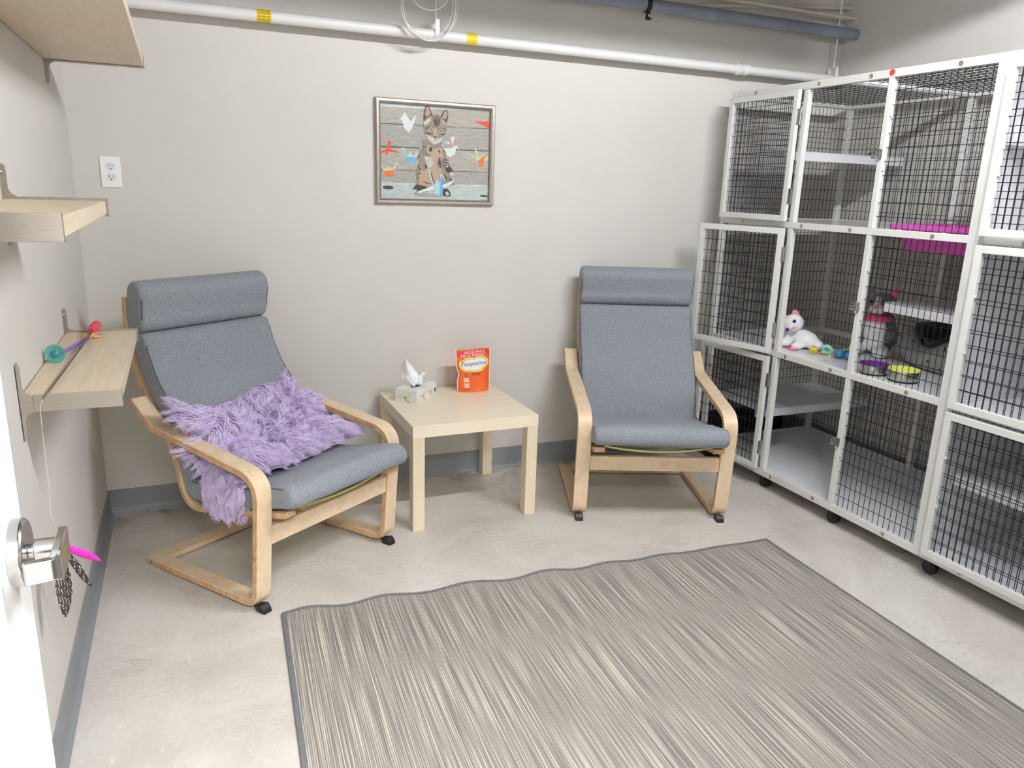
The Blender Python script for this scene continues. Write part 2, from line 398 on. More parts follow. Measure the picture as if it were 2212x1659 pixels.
# ------------------------------------------------------------------ bentwood armchairs
def pad_loft(path, half_w, thick, rnd=0.024, nlong=None, end=0.03, wob=0.0, seed=0, crown=0.0, taper=None):
    """upholstered pad along a (y, z) path, rounded cross-section, rounded ends"""
    P = [Vector(p) for p in path]; k = len(P)
    dist = [0.0]
    for i in range(1, k): dist.append(dist[-1] + (P[i] - P[i - 1]).length)
    tot = dist[-1]; rings = []
    xs_ = []
    n1 = 12; n2 = 3; nc = 4
    for i in range(k):
        d = (P[min(i + 1, k - 1)] - P[max(i - 1, 0)]).normalized(); nn = Vector((-d.y, d.x))
        e = min(dist[i], tot - dist[i]); f = 1.0
        if e < end: f = math.sqrt(max(0.0, 1 - (1 - e / end) ** 2))
        th = thick / 2 * (0.25 + 0.75 * f); w = half_w - (1 - f) * 0.012
        if taper: w *= taper(dist[i] / tot)
        r = min(rnd, th * 0.98)
        prof = []
        for cx, cy, a0 in ((w - r, th - r, 0), (-(w - r), th - r, 90), (-(w - r), -(th - r), 180), (w - r, -(th - r), 270)):
            for q in range(nc + 1):
                a = math.radians(a0 + 90 * q / nc); prof.append((cx + r * math.cos(a), cy + r * math.sin(a)))
            if a0 == 0:
                for q in range(1, n1): prof.append((w - r - 2 * (w - r) * q / n1, th))
            if a0 == 180:
                for q in range(1, n1): prof.append((-(w - r) + 2 * (w - r) * q / n1, -th))
        ring = []
        for x, t in prof:
            bulge = crown * (1 - (x / w) ** 2) * f if t > 0 else 0
            nzv = mnoise.noise(Vector((x * 5 + seed * 7.1, dist[i] * 7, seed))) * wob + mnoise.noise(Vector((x * 14 + seed, dist[i] * 22, seed + 5))) * wob * 0.45
            t2 = t + bulge + (nzv if abs(x) < w - 0.005 else nzv * 0.5)
            ring.append((x, P[i].x + nn.x * t2, P[i].y + nn.y * t2))
        rings.append(ring)
    return rings, P

def seam(path, half_w, off, r=0.0022):
    P = [Vector(p) for p in path]; k = len(P); out = []
    for s in (-1, 1):
        pts = []
        for i in range(k):
            d = (P[min(i + 1, k - 1)] - P[max(i - 1, 0)]).normalized(); nn = Vector((-d.y, d.x))
            pts.append((s * half_w, P[i].x + nn.x * off, P[i].y + nn.y * off))
        out.append(pts)
    return out

def bolt(name, x, y, z, parent, s=1):
    MB().lathe([(0.0, 0.005), (0.004, 0.005), (0.0075, 0.003), (0.008, 0.0)], 16, (0, 0, 0)).build(name, MT['steel'], parent, smooth=40)
    o = parent.children[-1]
    return o

def armchair(label, loc, rz, seed, wrinkle):
    t = thing('armchair', label, 'chair', (loc[0], loc[1], 0), rz, 'bentwood armchairs with grey cushions')
    arm = fillet([(-0.592, 0.618), (-0.487, 0.537), (0.045, 0.473), (0.008, 0.030), (-0.592, 0.0125)], [0, 0.07, 0.085, 0.06, 0], 10)
    arm2 = [arm[0]]
    for p, q in zip(arm[:-1], arm[1:]):
        n = max(1, int((Vector(q) - Vector(p)).length / 0.04))
        for k in range(1, n + 1): arm2.append((p[0] + (q[0] - p[0]) * k / n, p[1] + (q[1] - p[1]) * k / n))
    for s in (-1, 1):
        x0, x1 = sorted((s * 0.276, s * 0.336))
        fr = MB().strip(arm2, x0, x1, 0.024, 0, 1).build('side_frame', [MT['birch'], MT['birch_edge']], t, smooth=30, bevel=0.003)
        fr['label'] = 'birch arm and runner bent from one strip'
        for (by, bz) in ((-0.577, 0.600), (0.022, 0.200), (-0.555, 0.0135)):
            b = MB().lathe([(0.0, 0.004), (0.004, 0.004), (0.0065, 0.002), (0.007, -0.002)], 16, (0, 0, 0), axis='x')
            if s < 0: b.v = [(-v[0], v[1], v[2]) for v in b.v]
            b.v = [(v[0] + s * 0.336, v[1] + by, v[2] + bz) for v in b.v]
            b.build('bolt', MT['steel'], fr, smooth=40)
        ft = MB()
        xa, xb = s * 0.306 - 0.016, s * 0.306 + 0.016
        prof = [(-0.012, 0.0185), (0.022, 0.029), (0.034, 0.016), (0.038, 0.0), (0.000, 0.0)]
        ft.loft([[(x, y, z) for y, z in prof] for x in (xa, xb)])
        ft.build('glide', MT['black'], t, bevel=0.0015)
    rail = catmull([(-0.683, 0.962), (-0.688, 0.85), (-0.663, 0.725), (-0.607, 0.625), (-0.540, 0.545), (-0.476, 0.44), (-0.452, 0.375), (-0.436, 0.305), (-0.405, 0.266), (-0.352, 0.254), (-0.240, 0.276), (-0.07, 0.311), (0.05, 0.336), (0.098, 0.346)], 6)
    rail = [(p.x, p.y) for p in rail]
    for s in (-1, 1):
        x0, x1 = sorted((s * 0.226, s * 0.272))
        rl = MB().strip(rail, x0, x1, 0.020, 0, 1).build('seat_rail', [MT['birch'], MT['birch_edge']], t, smooth=30, bevel=0.0025)
        b = MB().lathe([(0.0, 0.003), (0.005, 0.002), (0.006, -0.001)], 14, (0, 0, 0), axis='x')
        if s < 0: b.v = [(-v[0], v[1], v[2]) for v in b.v]
        b.v = [(v[0] + s * 0.272, v[1] - 0.664, v[2] + 0.76) for v in b.v]
        b.build('bolt', MT['steel'], rl, smooth=40)
    MB().box((-0.276, 0.012, 0.232), (0.276, 0.034, 0.294)).build('front_stretcher', MT['birch'], t, bevel=0.003)
    MB().box((-0.276, -0.592, 0.004), (0.276, -0.530, 0.024)).build('rear_crossbar', MT['birch'], t, bevel=0.003)
    MB().box((-0.226, -0.700, 0.90), (0.226, -0.682, 0.955)).build('top_slat', MT['birch'], t, bevel=0.003)
    sl = MB(); sp = [(x, 0.355 - 0.022 * (1 - (x / 0.226) ** 2)) for x in np.linspace(-0.226, 0.226, 15)]
    sl.loft([[(x, 0.050, z - 0.008), (x, 0.082, z - 0.008 + 0.006), (x, 0.082, z + 0.006), (x, 0.050, z)] for x, z in sp])
    sl.build('seat_slat', MT['slat'], t)
    wb = MB()
    wp = catmull([(-0.66, 0.87), (-0.64, 0.73), (-0.585, 0.63), (-0.52, 0.55), (-0.455, 0.445), (-0.43, 0.37), (-0.41, 0.31), (-0.36, 0.275), (-0.24, 0.29), (-0.07, 0.325), (0.06, 0.347)], 4)
    wb.strip([(p.x, p.y) for p in wp], -0.224, 0.224, 0.003); wb.build('webbing', MT['slat'], t, smooth=True)
    # cushions
    W = 0.272
    seatp = [(p.x, p.y) for p in catmull([(-0.405, 0.320), (-0.30, 0.325), (-0.17, 0.344), (-0.03, 0.374), (0.07, 0.400), (0.145, 0.410)], 9)]
    rings, P = pad_loft(seatp, W + 0.008, 0.076, 0.020, end=0.042, wob=0.005 * wrinkle, seed=seed, crown=0.008)
    cu = MB().loft(rings).build('seat_cushion', MT['fabric'], t, smooth=True)
    for pts in seam(seatp[4:-5], W + 0.008 - 0.006, 0.038 - 0.005): MB().tube(pts, 0.0022, 6).build('piping', MT['piping'], cu, smooth=True)
    backp = [(p.x, p.y) for p in catmull([(-0.370, 0.300), (-0.385, 0.350), (-0.415, 0.46), (-0.478, 0.575), (-0.545, 0.655), (-0.598, 0.755), (-0.622, 0.842)], 9)]
    rings, P = pad_loft(backp[::-1], W, 0.080, 0.015, end=0.030, wob=0.009 * wrinkle, seed=seed + 3, crown=0.006)
    cu = MB().loft(rings).build('back_cushion', MT['fabric'], t, smooth=True)
    for pts in seam(backp[::-1][5:-5], W - 0.0045, 0.040 - 0.004): MB().tube(pts, 0.0022, 6).build('piping', MT['piping'], cu, smooth=True)
    headp = [(p.x, p.y) for p in catmull([(-0.622, 0.842), (-0.630, 0.90), (-0.622, 0.96), (-0.610, 1.022)], 10)]
    rings, P = pad_loft(headp[::-1], W + 0.002, 0.098, 0.020, end=0.045, wob=0.003 * wrinkle, seed=seed + 6, crown=0.010)
    cu = MB().loft(rings).build('headrest', MT['fabric'], t, smooth=True)
    for pts in seam(headp[::-1][8:-8], W + 0.002 - 0.006, 0.049 - 0.005): MB().tube(pts, 0.0022, 6).build('piping', MT['piping'], cu, smooth=True)
    return t

CH1 = armchair('grey cushioned armchair in the corner under the wall shelves, lilac fur cushion on its seat', (0.763, -0.802), math.radians(34.4) + PI, 1, 0.8)
CH2 = armchair('empty grey cushioned armchair beside the wire cat cages', (2.140, -0.784), math.radians(-20.9) + PI, 2, 1.5)
for c in (CH1, CH2):
    # local +y is the way the chair faces
    pass

# ------------------------------------------------------------------ lilac long-haired cushion on the left chair
def chair_world(c, x, y, z):
    return c.matrix_world @ Vector((x, y, z))
bpy.context.view_layer.update()
fur_t = thing('fur_cushion', 'lilac long-haired fur cushion slumped on the armchair seat', 'cushion', CH1.location, CH1.rotation_euler.z)
drape = catmull([(0.030, 0.418), (-0.09, 0.412), (-0.21, 0.400), (-0.295, 0.405), (-0.345, 0.455), (-0.375, 0.52), (-0.425, 0.59), (-0.475, 0.650)], 8)
def fur_surface(u, v):
    """u 0..1 across from the chair's right hand to its left hand, v 0..1 from the front edge up the back"""
    x = 0.292 - 0.565 * u                       # local x: +x is the sitter's right hand seen from behind = left in the photo
    lift = 0.0
    v0 = 0.12 + 0.07 * u; v1 = 0.87 + 0.03 * math.sin((u - 0.5) * 7.0) - 0.16 * max(0, u - 0.80) / 0.20
    s = (v0 + (v1 - v0) * v) * (len(drape) - 1)
    i = min(int(s), len(drape) - 2); f = s - i
    p = drape[i].lerp(drape[i + 1], f)
    d = (drape[i + 1] - drape[i]).normalized(); nn = Vector((d.y, -d.x))
    if nn.y < 0 and nn.x < 0: nn = -nn
    e = min(u, 1 - u) / 0.16; e2 = min(v, 1 - v) / 0.22
    th = 0.062 * math.sqrt(max(0, 1 - (1 - min(1, e)) ** 2)) * math.sqrt(max(0, 1 - (1 - min(1, e2)) ** 2)) + 0.010
    th += 0.012 * mnoise.noise(Vector((u * 4, v * 3, 1.3)))
    return Vector((x, p.x + nn.x * th, p.y + nn.y * th)), Vector((0, nn.x, nn.y))
NU, NV = 34, 26
g = MB(); grid = [[fur_surface(i / NU, j / NV) for j in range(NV + 1)] for i in range(NU + 1)]
vs = [grid[i][j][0] for i in range(NU + 1) for j in range(NV + 1)]
fs = [(i * (NV + 1) + j, (i + 1) * (NV + 1) + j, (i + 1) * (NV + 1) + j + 1, i * (NV + 1) + j + 1) for i in range(NU) for j in range(NV)]
bs = [p - n * 0.012 for p, n in [grid[i][j] for i in range(NU + 1) for j in range(NV + 1)]]
g.add(vs, fs); g.build('cushion_body', MT['fur_base'], fur_t, smooth=True)
rng = np.random.RandomState(5)
def locks(name, nlock, per, sampler, root, parent, m, length=(0.06, 0.09), seg=8, width=0.0012, spread=0.016, gravity=1.0):
    """long hair in locks: every strand follows its lock's guide and the lock narrows to the tip"""
    allv = []
    for _ in range(nlock):
        args = sampler(); p, n, flow = root(*args)
        L_ = rng.uniform(*length); st = L_ / (seg - 1)
        d = (n * 0.8 + flow * 0.9).normalized(); side = d.cross(n)
        side = side.normalized() if side.length > 1e-4 else Vector((1, 0, 0))
        curl = rng.uniform(-1, 1) * 0.22; wave = rng.uniform(0, 6.28)
        q = Vector((0, 0, 0)); g = [q.copy()]
        for k in range(1, seg):
            h_ = q.dot(n)
            d = (d + flow * 0.20 + Vector((0, 0, -1)) * 0.10 * gravity + side * (curl + 0.12 * math.sin(wave + k * 1.1)) - n * (0.16 if h_ > 0.010 else -0.10)).normalized()
            q = q + d * st; g.append(q.copy())
        G = np.array([list(v) for v in g])
        for _s in range(per):
            a2 = sampler(args, spread); rp, rn, rf = root(*a2)
            off_ = np.array(list(rp)) ; base_ = np.array(list(p))
            t = np.linspace(0, 1, seg)[:, None]
            pts = base_ + (off_ - base_) * (1 - 0.88 * t ** 0.8) + G * rng.uniform(0.72, 1.06) + rng.normal(0, 0.0016, 3) * t * 2.0 + np.cumsum(rng.normal(0, 0.0005, (seg, 3)), 0)
            pts = pts + np.array(list(rn)) * 0.004 * np.sin(t * PI) * rng.uniform(0, 1.5)
            tang = np.gradient(pts, axis=0); tang /= np.linalg.norm(tang, axis=1)[:, None] + 1e-9
            a = np.cross(tang, rng.normal(0, 1, 3)); a /= np.linalg.norm(a, axis=1)[:, None] + 1e-9
            b = np.cross(tang, a); w = (width * (1 - t ** 1.8) + 0.00015)
            allv.append(np.stack([pts + (a * math.cos(x) + b * math.sin(x)) * w for x in (0, 2.094, 4.189)], 1))
    V = np.array(allv); count = len(V); vs = V.reshape(-1, 3)
    fb = np.array([[k * 3 + a, k * 3 + (a + 1) % 3, (k + 1) * 3 + (a + 1) % 3, (k + 1) * 3 + a] for k in range(seg - 1) for a in range(3)])
    Fq = (fb[None] + (np.arange(count) * seg * 3)[:, None, None]).reshape(-1, 4)
    me = bpy.data.meshes.new(name)
    me.vertices.add(len(vs)); me.vertices.foreach_set('co', vs.ravel())
    me.loops.add(Fq.size); me.loops.foreach_set('vertex_index', Fq.ravel())
    me.polygons.add(len(Fq)); me.polygons.foreach_set('loop_start', np.arange(0, Fq.size, 4)); me.polygons.foreach_set('loop_total', np.full(len(Fq), 4))
    me.update(calc_edges=True); me.polygons.foreach_set('use_smooth', [True] * len(Fq))
    me.materials.append(m)
    o = bpy.data.objects.new(name, me); COL.objects.link(o); o.parent = parent; o['kind'] = 'stuff'
    return o
def uv_sample(c=None, sp=0.0):
    if c is None: return (rng.uniform(0, 1), rng.uniform(0, 0.12) if rng.uniform() < 0.16 else rng.uniform(0, 1))
    return (min(1, max(0, c[0] + rng.normal(0, sp))), min(1, max(0, c[1] + rng.normal(0, sp * 1.5))))
def fur_root(u, v):
    p, n = fur_surface(u, v)
    eu = (0.5 - u) * 2; ev = (v - 0.55) * 2
    a = mnoise.noise(Vector((u * 2.6, v * 1.8, 9.0))) * 5.0 + mnoise.noise(Vector((u * 7, v * 5, 3.0))) * 1.6
    fx = eu * (0.55 if eu > 0 else 0.9) + math.cos(a) * 0.55; fz = ev * 0.75 + math.sin(a) * 0.50 - 0.30
    ty = Vector((0, n.z, -n.y)); ty = -ty if ty.z < 0 or (abs(ty.z) < 0.3 and ty.y > 0) else ty
    if ev > 0.6: fz -= 0.35 * (ev - 0.6) / 0.4
    flow = (Vector((1, 0, 0)) * fx + ty * fz)
    return p, n, flow.normalized() * min(1.0, flow.length)
locks('fur', 760, 26, uv_sample, fur_root, fur_t, MT['fur'], spread=0.022, length=(0.062, 0.100))
FC, FR = Vector((0.258, -0.190, 0.375)), Vector((0.026, 0.095, 0.075))
def flap_root(a, b):
    n = Vector((math.cos(b) * math.cos(a), math.cos(b) * math.sin(a), math.sin(b)))
    p = FC + Vector((FR.x * n.x, FR.y * n.y, FR.z * n.z)); nn = Vector((n.x / FR.x, n.y / FR.y, n.z / FR.z)).normalized()
    return p, nn, Vector((0.25, 0.25 * math.sin(a * 3) , -0.85))
def flap_sample(c=None, sp=0.0):
    if c is None: return (rng.uniform(-1.9, 1.9), rng.uniform(-1.0, 1.2))
    return (c[0] + rng.normal(0, 0.10), c[1] + rng.normal(0, 0.10))
flap = MB(); flap.ball(FC, tuple(FR), 20, 12); flap.build('corner_flap', MT['fur_base'], fur_t, smooth=True)
locks('fur', 150, 22, flap_sample, flap_root, fur_t, MT['fur'], gravity=1.5, length=(0.055, 0.085))

# ------------------------------------------------------------------ side table and what stands on it
T = 0.55
tb = thing('side_table', 'small square pale birch side table between the two armchairs', 'table', (1.1425, -0.5773, 0), 0.0092)
MB().box((0, 0, 0.40), (T, T, 0.45)).build('tabletop', MT['table'], tb, bevel=0.0012)
for x in (0, T - 0.05):
    for y in (0, T - 0.05):
        MB().box((x + 0.0005, y + 0.0005, 0), (x + 0.0495, y + 0.0495, 0.3995)).build('leg', MT['table_leg'], tb, bevel=0.001)

# tissue box
MT['tissue'] = mat('tissue_paper', srgb(248, 248, 250), 0.8, sheen=0.2)
bxm = noisy(mat('floral_card', srgb(228, 226, 222), 0.45), [srgb(206, 208, 196), srgb(230, 228, 226), srgb(238, 236, 238)], nscale=14, detail=3, pos=[0.3, 0.5, 0.7])
ang = math.atan2(0.131, 0.130)
tx = thing('tissue_box', 'floral cardboard tissue box with a white tissue pulled up, on the side table', 'tissue box', (1.246, -0.2735, 0.45), ang)
BL, BW, BH = 0.185, 0.108, 0.058
MB().box((0, 0, 0), (BL, BW, BH)).build('box', bxm, tx, bevel=0.0012)
cols = {'petal': srgb(226, 232, 216), 'petal2': srgb(214, 220, 204), 'core': srgb(176, 166, 84), 'pinkc': srgb(214, 178, 176), 'stem': srgb(92, 112, 78), 'amber': srgb(206, 180, 108)}
fmats = {k: mat('print_' + k, v, 0.45) for k, v in cols.items()}
fmk = list(fmats)
def ell(cx, cy, rx, ry, rot=0, n=20):
    return [(cx + rx * math.cos(a) * math.cos(rot) - ry * math.sin(a) * math.sin(rot), cy + rx * math.cos(a) * math.sin(rot) + ry * math.sin(a) * math.cos(rot)) for a in [2 * PI * i / n for i in range(n)]]
pr = MB()
def flat(mb, pts, kind, fn, layer):
    mb.poly([fn(x, y, layer * 0.00012 + 0.0002) for x, y in pts], fmk.index(kind))
longf = lambda x, y, d: (x, -d, y)
endf = lambda x, y, d: (-d, BW - x, y)
topf = lambda x, y, d: (x, y, BH + d)
for fn, cx, cy, sc in ((longf, 0.055, 0.026, 1.0), (longf, 0.125, 0.03, 0.9), (endf, 0.052, 0.022, 1.1), (topf, 0.15, 0.06, 0.9), (topf, 0.035, 0.05, 0.9)):
    for k in range(5):
        a = k * 2 * PI / 5 + 0.5
        px, py = cx + 0.016 * sc * math.cos(a), cy + 0.016 * sc * math.sin(a)
        pts = [(min(max(x, 0.002), (BL if fn is not endf else BW) - 0.002), min(max(y, 0.002), (BH if fn is not topf else BW) - 0.002)) for x, y in ell(px, py, 0.017 * sc, 0.010 * sc, a)]
        flat(pr, pts, 'petal' if k % 2 else 'petal2', fn, k)
    flat(pr, ell(cx, cy, 0.008 * sc, 0.006 * sc), 'core', fn, 6)
    flat(pr, ell(cx + 0.003, cy - 0.009 * sc, 0.005 * sc, 0.006 * sc), 'pinkc', fn, 7)
    flat(pr, [(cx + 0.008, max(0.002, cy - 0.014)), (cx + 0.011, max(0.003, cy - 0.013)), (cx + 0.02, 0.0015), (cx + 0.016, 0.0015)] if fn is not topf else ell(cx + 0.012, cy - 0.016, 0.006, 0.003), 'stem', fn, 8)
pr.build('flower_print', [fmats[k] for k in fmk], tx, fix=False)
MB().box((BL - 0.022, -0.0004, 0.018), (BL - 0.008, 0.0, 0.036)).build('logo_patch', mat('navy_print', srgb(56, 48, 84), 0.5), tx)
MB().lathe([(0.0, 0.0006), (0.028, 0.0006), (0.028, 0.0)], 28, (0, 0, BH)).build('opening', MT['slot'], tx)
tx.children[-1].location = (0.088, 0.052, 0); tx.children[-1].scale = (1.2, 0.7, 1)
def sheet(nu, nv, fn, th=0.0):
    m = MB(); m.add([fn(i / nu, j / nv) for i in range(nu + 1) for j in range(nv + 1)],
                    [(i * (nv + 1) + j, (i + 1) * (nv + 1) + j, (i + 1) * (nv + 1) + j + 1, i * (nv + 1) + j + 1) for i in range(nu) for j in range(nv)])
    return m
ca, sa = math.cos(-ang), math.sin(-ang)
def wl(x, y, z):      # offsets along world axes -> box-local
    return (0.086 + x * ca - y * sa, 0.052 + x * sa + y * ca, BH + z)
def tissue_fn(u, v):
    # u across the crumpled sheet, v from the slot upward; tip leans to the left in the room
    prof = [(0.0, 0.004), (0.10, 0.030), (0.35, 0.046), (0.6, 0.042), (0.8, 0.030), (1.0, 0.006)]
    for (a, wa), (b, wb) in zip(prof[:-1], prof[1:]):
        if a <= v <= b: w = wa + (wb - wa) * (v - a) / (b - a)
    a = (u - 0.5) * 2
    x = -0.006 - 0.040 * v ** 1.2 + a * w * 0.85
    y = 0.012 * math.sin(u * 9.5 + v * 2) * (0.4 + v * 0.4) + 0.010 * math.cos(u * 5 + 1)
    z = -0.004 + 0.132 * v - 0.018 * abs(a) * v + 0.006 * math.sin(u * 14 + v * 6) * v
    return wl(x, y, z)
tis = sheet(26, 26, tissue_fn)
tis2 = sheet(14, 10, lambda u, v: wl(-0.010 - 0.040 * v + (u - 0.5) * 0.020 * (1 - 0.5 * v), -0.008 + 0.006 * math.sin(u * 8), 0.0 + 0.050 * v - 0.006 * u))
tis.add(tis2.v, tis2.f)
tis3 = sheet(14, 10, lambda u, v: wl(0.012 + 0.022 * v + (u - 0.5) * 0.04 * (1 - 0.3 * v), 0.004 + 0.008 * math.sin(u * 7 + v * 3), 0.0 + 0.060 * math.sin(v * 2.2) * (0.7 + 0.3 * u)))
tis.add(tis3.v, tis3.f)
o = tis.build('tissue', MT['tissue'], tx, smooth=True)
sl_ = o.modifiers.new('solid', 'SOLIDIFY'); sl_.thickness = 0.0006

# treat pouch
bag_t = thing('treat_pouch', 'orange stand-up pouch of cat treats standing on the side table', 'treat pouch', (1.563, -0.125, 0.4502), -0.05)
MT['bag'] = noisy(mat('orange_foil', srgb(238, 104, 44), 0.32, spec=0.5, coat=0.3), [srgb(236, 98, 40), srgb(240, 112, 50)], nscale=20)
MT['bag_white'] = mat('pouch_white', srgb(246, 240, 232), 0.4)
MT['bag_red'] = mat('pouch_red', srgb(222, 60, 66), 0.35)
MT['bag_yel'] = mat('pouch_yellow', srgb(250, 222, 96), 0.35)
MT['bag_grey'] = mat('pouch_silver', srgb(236, 238, 240), 0.25)
MT['bag_navy'] = mat('pouch_navy', srgb(58, 54, 92), 0.4)
MT['bag_brown'] = mat('pouch_brown', srgb(156, 92, 44), 0.5)
BWD, BHT = 0.152, 0.198
def bag_front(x, z, d=0.0):
    """x -0.5..0.5, z 0..1 -> point on the front of the pouch"""
    pinch = 0.010 * math.exp(-((z - 0.42) / 0.10) ** 2) * (1 if x < 0 else 0.0)
    w = BWD / 2 + (0.006 if z > 0.9 else 0.006 * z / 0.9)
    X = x * 2 * (w - pinch * abs(2 * x)) - 0.006 * z
    e = max(0.0, 1 - (2 * x) ** 4)
    th = 0.024 * (1 - z) ** 0.8 * e + 0.004 * e
    Y = -th - d + 0.003 * math.sin(x * 9 + z * 7) * (1 - abs(2 * x))
    Z = BHT * z + (0.003 * math.sin(x * 6) if z > 0.5 else -0.003 * math.sin((x + .5) * PI) * (1 - z) * 0 ) + 0.0
    return (X, Y, Z)
NX, NZ = 20, 24
b = MB()
b.add([bag_front(i / NX - 0.5, j / NZ) for i in range(NX + 1) for j in range(NZ + 1)], [(i * (NZ + 1) + j, (i + 1) * (NZ + 1) + j, (i + 1) * (NZ + 1) + j + 1, i * (NZ + 1) + j + 1) for i in range(NX) for j in range(NZ)])
def bag_back(x, z):
    p = bag_front(x, z); return (p[0], -p[1] * 0.8, p[2])
b.add([bag_back(i / NX - 0.5, j / NZ) for i in range(NX + 1) for j in range(NZ + 1)], [(i * (NZ + 1) + j, i * (NZ + 1) + j + 1, (i + 1) * (NZ + 1) + j + 1, (i + 1) * (NZ + 1) + j) for i in range(NX) for j in range(NZ)])
for i in range(NX):   # bottom gusset
    a0, a1 = bag_front(i / NX - .5, 0), bag_front((i + 1) / NX - .5, 0); c0, c1 = bag_back(i / NX - .5, 0), bag_back((i + 1) / NX - .5, 0)
    b.add([a0, a1, c1, c0], [(0, 3, 2, 1)])
b.build('pouch', MT['bag'], bag_t, smooth=True, fix=False)
# printed shapes follow the pouch surface
def patch(name, pts, m, d, parent=bag_t, sub=10):
    """polygon in pouch coordinates, filled with a grid that follows the surface"""
    bm = bmesh.new()
    f = bm.faces.new([bm.verts.new((x, z, 0)) for x, z in pts])
    bmesh.ops.triangulate(bm, faces=[f])
    for _ in range(3):
        es = [e for e in bm.edges if e.calc_length() > 0.09]
        if not es: break
        bmesh.ops.subdivide_edges(bm, edges=es, cuts=1, use_grid_fill=False)
        bmesh.ops.triangulate(bm, faces=bm.faces)
    for v in bm.verts: v.co = bag_front(v.co.x, v.co.y, d)
    me = bpy.data.meshes.new(name); bm.to_mesh(me); bm.free(); me.materials.append(m)
    me.polygons.foreach_set('use_smooth', [True] * len(me.polygons))
    o = bpy.data.objects.new(name, me); COL.objects.link(o); o.parent = parent; return o
def bag_text(name, s, size, x, z, m, d=0.0012, **k):
    o = text_mesh(name, s, size, Matrix.Identity(4), m, bag_t, **k)
    for v in o.data.vertices:
        v.co = bag_front(v.co.x / BWD + x, v.co.y / BHT + z, d)
    return o
for x in (-0.5, 0.5):
    s = 1 if x > 0 else -1
    pts = [[bag_front(x, j / NZ, 0.0005)[i] for i in range(3)] for j in range(NZ + 1)]
    MB().tube(pts, 0.0022, 6).build('seal_edge', MT['bag_white'], bag_t, smooth=True)
patch('header_band', [(-.47, .835), (.47, .845), (.47, .985), (-.47, .97)], MT['bag_red'], 0.0006)
cloud = [(-.42, .60), (-.385, .545), (-.30, .515), (-.2, .49), (-.05, .475), (.1, .475), (.24, .50), (.33, .56), (.41, .60), (.45, .68), (.43, .76), (.34, .80), (.25, .835), (.12, .83), (.02, .80), (-.12, .83), (-.24, .82), (-.32, .77), (-.41, .73), (-.44, .66)]
patch('cloud_border', cloud, MT['bag_yel'], 0.0006)
patch('cloud_edge', [(x * 0.87, .65 + (z - .65) * 0.80) for x, z in cloud], MT['bag_navy'], 0.0008)
patch('cloud_panel', [(x * 0.85, .65 + (z - .65) * 0.77) for x, z in cloud], MT['bag_grey'], 0.0010)
bag_text('lettering', 'MEGA PACK', 0.0165, 0.03, .935, MT['bag_white'], xs=1.05)
bag_text('lettering', 'MÉGA FORMAT', 0.0165, 0.0, .865, MT['bag_white'], xs=1.0)
bag_text('brand_lettering', 'Temptations', 0.026, -0.01, .675, MT['bag_navy'], 0.0014, shear=0.25, xs=0.88)
for k, (x, z) in enumerate(((-.01, .425), (.12, .43), (-.27, .405))):
    patch('treat_picture', ell(x, z, .085 if k < 2 else .06, .03 if k < 2 else .05, 0.3 if k < 2 else 0), MT['bag_brown'], 0.0007)
for i in range(6):   # small print too fine to read
    z = .325 - i * .036 - (.02 if i > 2 else 0); w = (.13, .15, .17, .17, .13, .15)[i]
    patch('small_print', [(-.25 - w / 2, z - .009), (-.25 + w / 2, z - .009), (-.25 + w / 2, z + .009), (-.25 - w / 2, z + .009)], MT['bag_white'], 0.0009)
patch('net_weight_panel', [(-.35, .045), (-.14, .045), (-.14, .10), (-.35, .10)], mat('pouch_deep_orange', srgb(214, 92, 36), 0.4), 0.0007)

# ------------------------------------------------------------------ framed kitten photograph
pic = thing('framed_picture', 'silver framed photograph of a tabby kitten among paper cranes', 'picture', (1.411, 0, 1.509))
PW, PH = 0.541, 0.433
ifr = 0.021
def frame_piece(a, b):
    return MB()
fp = MB()
prof = [(0.0, 0.0), (0.0, -0.020), (0.004, -0.024), (0.013, -0.0235), (0.020, -0.019), (0.0225, -0.013), (0.0225, 0.0)]
ring_pts = []
for sx, sz in ((-1, -1), (1, -1), (1, 1), (-1, 1)):
    ring_pts.append([(sx * (PW / 2 - d), y, sz * (PH / 2 - d)) for d, y in prof])
fp.loft(ring_pts + [ring_pts[0]], closed_ends=False)
fp.build('frame', noisy(mat('champagne_frame', srgb(176, 168, 158), 0.34, metal=0.75), [srgb(172, 163, 152), srgb(184, 177, 168)], nscale=60), pic, smooth=25)
PAL = dict(plank=srgb(192, 186, 174), plank2=srgb(184, 180, 172), gap=srgb(92, 84, 84), ground=srgb(204, 214, 208), paleblue=srgb(222, 232, 232), fur=srgb(170, 156, 144), belly=srgb(198, 170, 144), dark=srgb(84, 74, 72),
           pale=srgb(214, 208, 198), pinkear=srgb(196, 160, 140), eye=srgb(196, 170, 118), white=srgb(232, 236, 232), red=srgb(232, 92, 66), orange=srgb(238, 128, 70), lime=srgb(212, 226, 176), blue=srgb(128, 190, 222), lblue=srgb(190, 218, 228), rose=srgb(222, 152, 142), nose=srgb(120, 84, 84))
pk = list(PAL); pm = []
for k in pk:
    m = mat('photo_' + k, PAL[k], 0.5, spec=0.2)
    c = PAL[k]
    dk = lambda f: tuple(x * f for x in c[:3]) + (1,)
    if k in ('plank', 'plank2', 'ground', 'paleblue'): noisy(m, [dk(0.62), dk(0.95), dk(1.15)], scale=(6, 1, 60), nscale=4, detail=7, dist=0.8, pos=[.28, .5, .7])
    if k in ('fur',): noisy(m, [dk(0.30), dk(0.85), dk(1.5)], scale=(34, 1, 70), nscale=4, detail=6, dist=2.5, pos=[.34, .5, .64])
    if k in ('belly', 'pale'): noisy(m, [dk(0.75), c, dk(1.15)], scale=(50, 1, 40), nscale=4, detail=5)
    pm.append(m)
